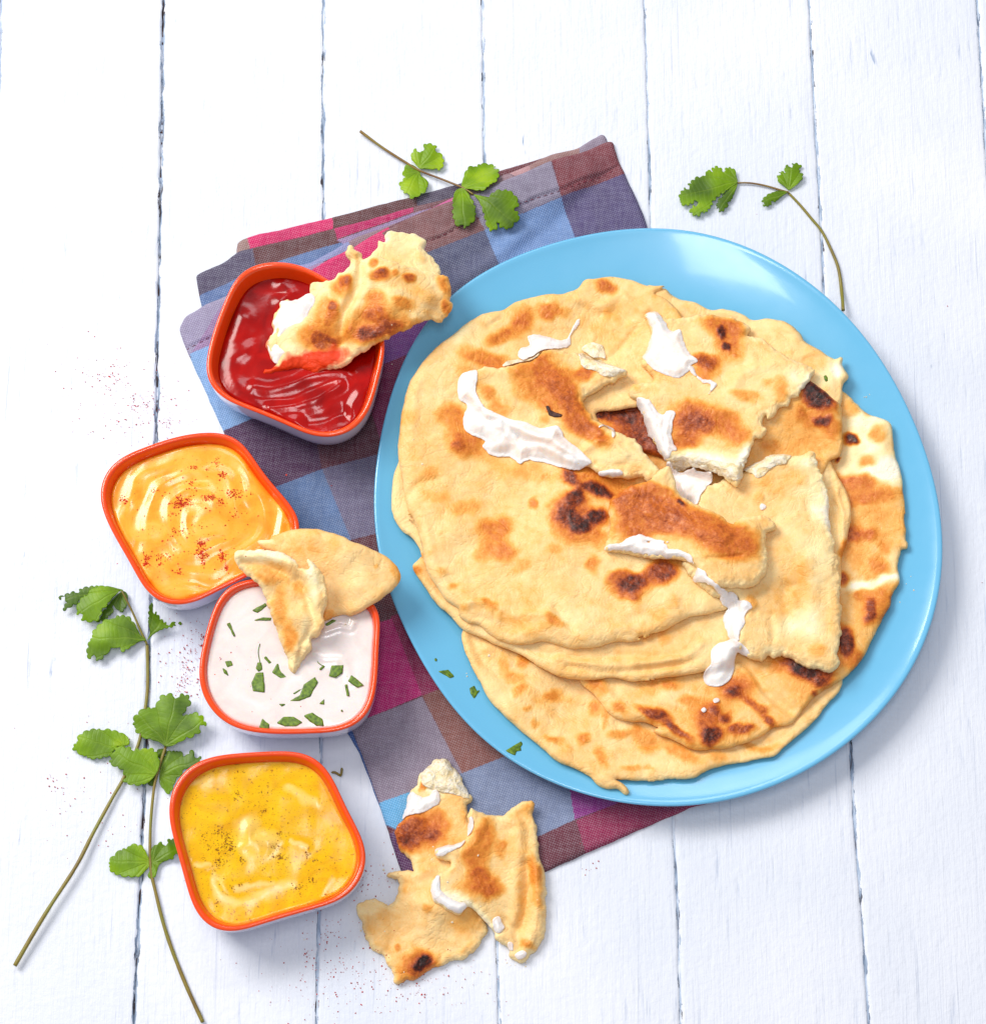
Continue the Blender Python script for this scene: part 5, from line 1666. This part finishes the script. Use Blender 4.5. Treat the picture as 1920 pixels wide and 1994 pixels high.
def grains(name, pts, sizes, mat, parent=None):
    V = []
    F = []
    base = np.array([[1, 0, 0], [-1, 0, 0], [0, 1, 0], [0, -1, 0], [0, 0, 1], [0, 0, -1]], float)
    fc = np.array([[0, 2, 4], [2, 1, 4], [1, 3, 4], [3, 0, 4], [2, 0, 5], [1, 2, 5], [3, 1, 5], [0, 3, 5]])
    n = len(pts)
    R = RNG.random((n, 6, 3)) * 0.8 + 0.6
    th = RNG.random(n) * 6.28
    B = base[None] * R * np.asarray(sizes)[:, None, None]
    B[:, :, 2] *= 0.6
    c, s = np.cos(th)[:, None], np.sin(th)[:, None]
    x = B[:, :, 0] * c - B[:, :, 1] * s
    y = B[:, :, 0] * s + B[:, :, 1] * c
    B[:, :, 0], B[:, :, 1] = x, y
    V = (B + np.asarray(pts)[:, None, :]).reshape(-1, 3)
    F = (fc[None] + 6 * np.arange(n)[:, None, None]).reshape(-1, 3)
    o = mesh_obj(name, V, F, mat, parent, False)
    o['kind'] = 'stuff'
    return o


def cloud(lst, base=None, lift=0.0001):
    """(crop, x, y, sx, sy, n) gaussian clusters"""
    P = []
    for (c, x, y, sx, sy, n) in lst:
        q = np.column_stack([x + sx * RNG.standard_normal(n), y + sy * RNG.standard_normal(n)]) * CR[c][2] + np.array(CR[c][:2])
        P.append(q)
    P = np.concatenate(P)
    xy = drape(P, base)
    z = (base(xy[:, 0], xy[:, 1]) if base else samp(H, xy[:, 0], xy[:, 1])) + lift
    return np.column_stack([xy, z])


pt = cloud([('S', 215, 735, 22, 14, 45), ('S', 230, 760, 60, 50, 90), ('S', 275, 783, 16, 12, 50), ('S', 270, 810, 50, 30, 70), ('S', 328, 824, 6, 8, 22), ('S', 330, 800, 30, 40, 30),
            ('B', 655, 1290, 14, 14, 22), ('B', 655, 1340, 8, 6, 14), ('B', 600, 1300, 50, 80, 50), ('B', 570, 1500, 40, 60, 60), ('B', 500, 1400, 90, 120, 40), ('B', 560, 1560, 40, 50, 30),
            ('C', 1000, 1450, 20, 20, 16), ('C', 1130, 1300, 30, 30, 16), ('C', 1200, 1400, 160, 200, 110), ('C', 1500, 1600, 220, 120, 120), ('C', 1350, 1000, 120, 60, 40), ('C', 1000, 1600, 200, 150, 40), ('I', 400, 1250, 240, 90, 70),
            ('I', 1230, 660, 30, 20, 8), ('I', 150, 720, 80, 80, 30), ('D', 270, 990, 60, 40, 20), ('D', 400, 1060, 120, 100, 30), ('D', 480, 700, 120, 80, 10), ('D', 800, 480, 40, 60, 20), ('D', 230, 915, 20, 10, 8), ('S', 960, 1200, 600, 600, 30)])
m = samp(H, pt[:, 0], pt[:, 1]) < 0.004
pt = pt[m]
sz = 0.00016 + 0.00028 * RNG.random(len(pt)) ** 2.2
tag(grains('spilled_spice', pt, sz, M_DRYSPICE), 'dark red paprika grains scattered on the white boards', 'spice', kind='stuff')


def onsauce(k, lst, lift=.0001):
    p = cloud(lst, lv(k), 0)
    z = samp(H, p[:, 0], p[:, 1])
    p[:, 2] = np.maximum(z, bowls[k][3] - .001) + lift
    return p


pc = cloud([('G', 700, 1000, 60, 60, 4), ('I', 300, 900, 260, 200, 16), ('I', 820, 1150, 60, 40, 5), ('I', 200, 690, 40, 30, 4), ('S', 1760, 1100, 20, 120, 5), ('S', 1690, 760, 30, 40, 4), ('B', 1500, 1180, 60, 30, 3), ('S', 830, 860, 12, 160, 3), ('A', 1500, 1250, 100, 50, 3)])
tag(grains('bread_crumbs', pc, 0.0003 + 0.0005 * RNG.random(len(pc)) ** 2, M_CRUMB), 'pale bread crumbs scattered beside the torn pieces', 'crumbs', kind='stuff')
pt = onsauce(2, [('B', 540, 490, 26, 18, 150), ('B', 520, 500, 14, 12, 60), ('B', 700, 465, 28, 10, 90), ('B', 770, 490, 16, 12, 40), ('B', 835, 440, 22, 16, 60), ('B', 780, 325, 10, 12, 45), ('B', 610, 285, 14, 8, 30), ('B', 740, 245, 10, 12, 18), ('B', 590, 380, 20, 12, 24),
                 ('B', 655, 735, 18, 12, 80), ('B', 650, 790, 16, 20, 90), ('B', 665, 840, 14, 14, 30), ('B', 775, 810, 12, 18, 60), ('B', 798, 880, 8, 8, 20), ('B', 325, 820, 12, 14, 50), ('B', 320, 855, 10, 8, 26), ('B', 400, 815, 14, 12, 26), ('B', 400, 860, 8, 6, 16),
                 ('B', 520, 900, 14, 10, 26), ('B', 450, 820, 12, 12, 16), ('B', 190, 480, 18, 12, 44), ('B', 370, 420, 12, 8, 20), ('B', 515, 665, 18, 12, 26), ('B', 480, 560, 12, 8, 12), ('B', 620, 500, 180, 150, 120), ('B', 560, 780, 180, 120, 90), ('B', 855, 570, 8, 8, 10), ('B', 690, 290, 8, 6, 10), ('B', 895, 435, 30, 20, 16)])
grains('paprika', pt, 0.00016 + 0.00032 * RNG.random(len(pt)) ** 2, M_PAP, s2)
pt = onsauce(4, [('C', 520, 770, 20, 34, 150), ('C', 440, 790, 36, 30, 60), ('C', 460, 690, 20, 20, 40), ('C', 460, 880, 20, 14, 60), ('C', 595, 870, 8, 14, 22), ('C', 840, 850, 26, 10, 60), ('C', 800, 790, 14, 10, 24), ('C', 1000, 830, 10, 14, 24), ('C', 1045, 870, 8, 8, 14), ('C', 940, 1040, 16, 14, 40),
                 ('C', 1030, 985, 12, 12, 24), ('C', 540, 1030, 8, 12, 16), ('C', 590, 1020, 6, 8, 10), ('C', 452, 1125, 8, 10, 14), ('C', 570, 455, 8, 10, 16), ('C', 555, 487, 8, 6, 10), ('C', 600, 328, 10, 4, 10), ('C', 738, 570, 10, 8, 16), ('C', 830, 710, 14, 10, 22), ('C', 770, 450, 40, 12, 16), ('C', 700, 800, 250, 220, 200), ('C', 380, 730, 20, 14, 12)])
grains('curry_spice', pt, 0.00010 + 0.0003 * RNG.random(len(pt)) ** 2, M_CURRYSP, s4)
pt = onsauce(3, [('B', 830, 1380, 12, 8, 4), ('B', 760, 1420, 6, 8, 4), ('B', 900, 1470, 40, 60, 8), ('B', 735, 1510, 6, 4, 2), ('B', 1000, 1640, 120, 60, 6), ('B', 930, 1320, 60, 60, 4)])
grains('paprika', pt, 0.0001 + 0.0002 * RNG.random(len(pt)) ** 2, M_PAP, s3)
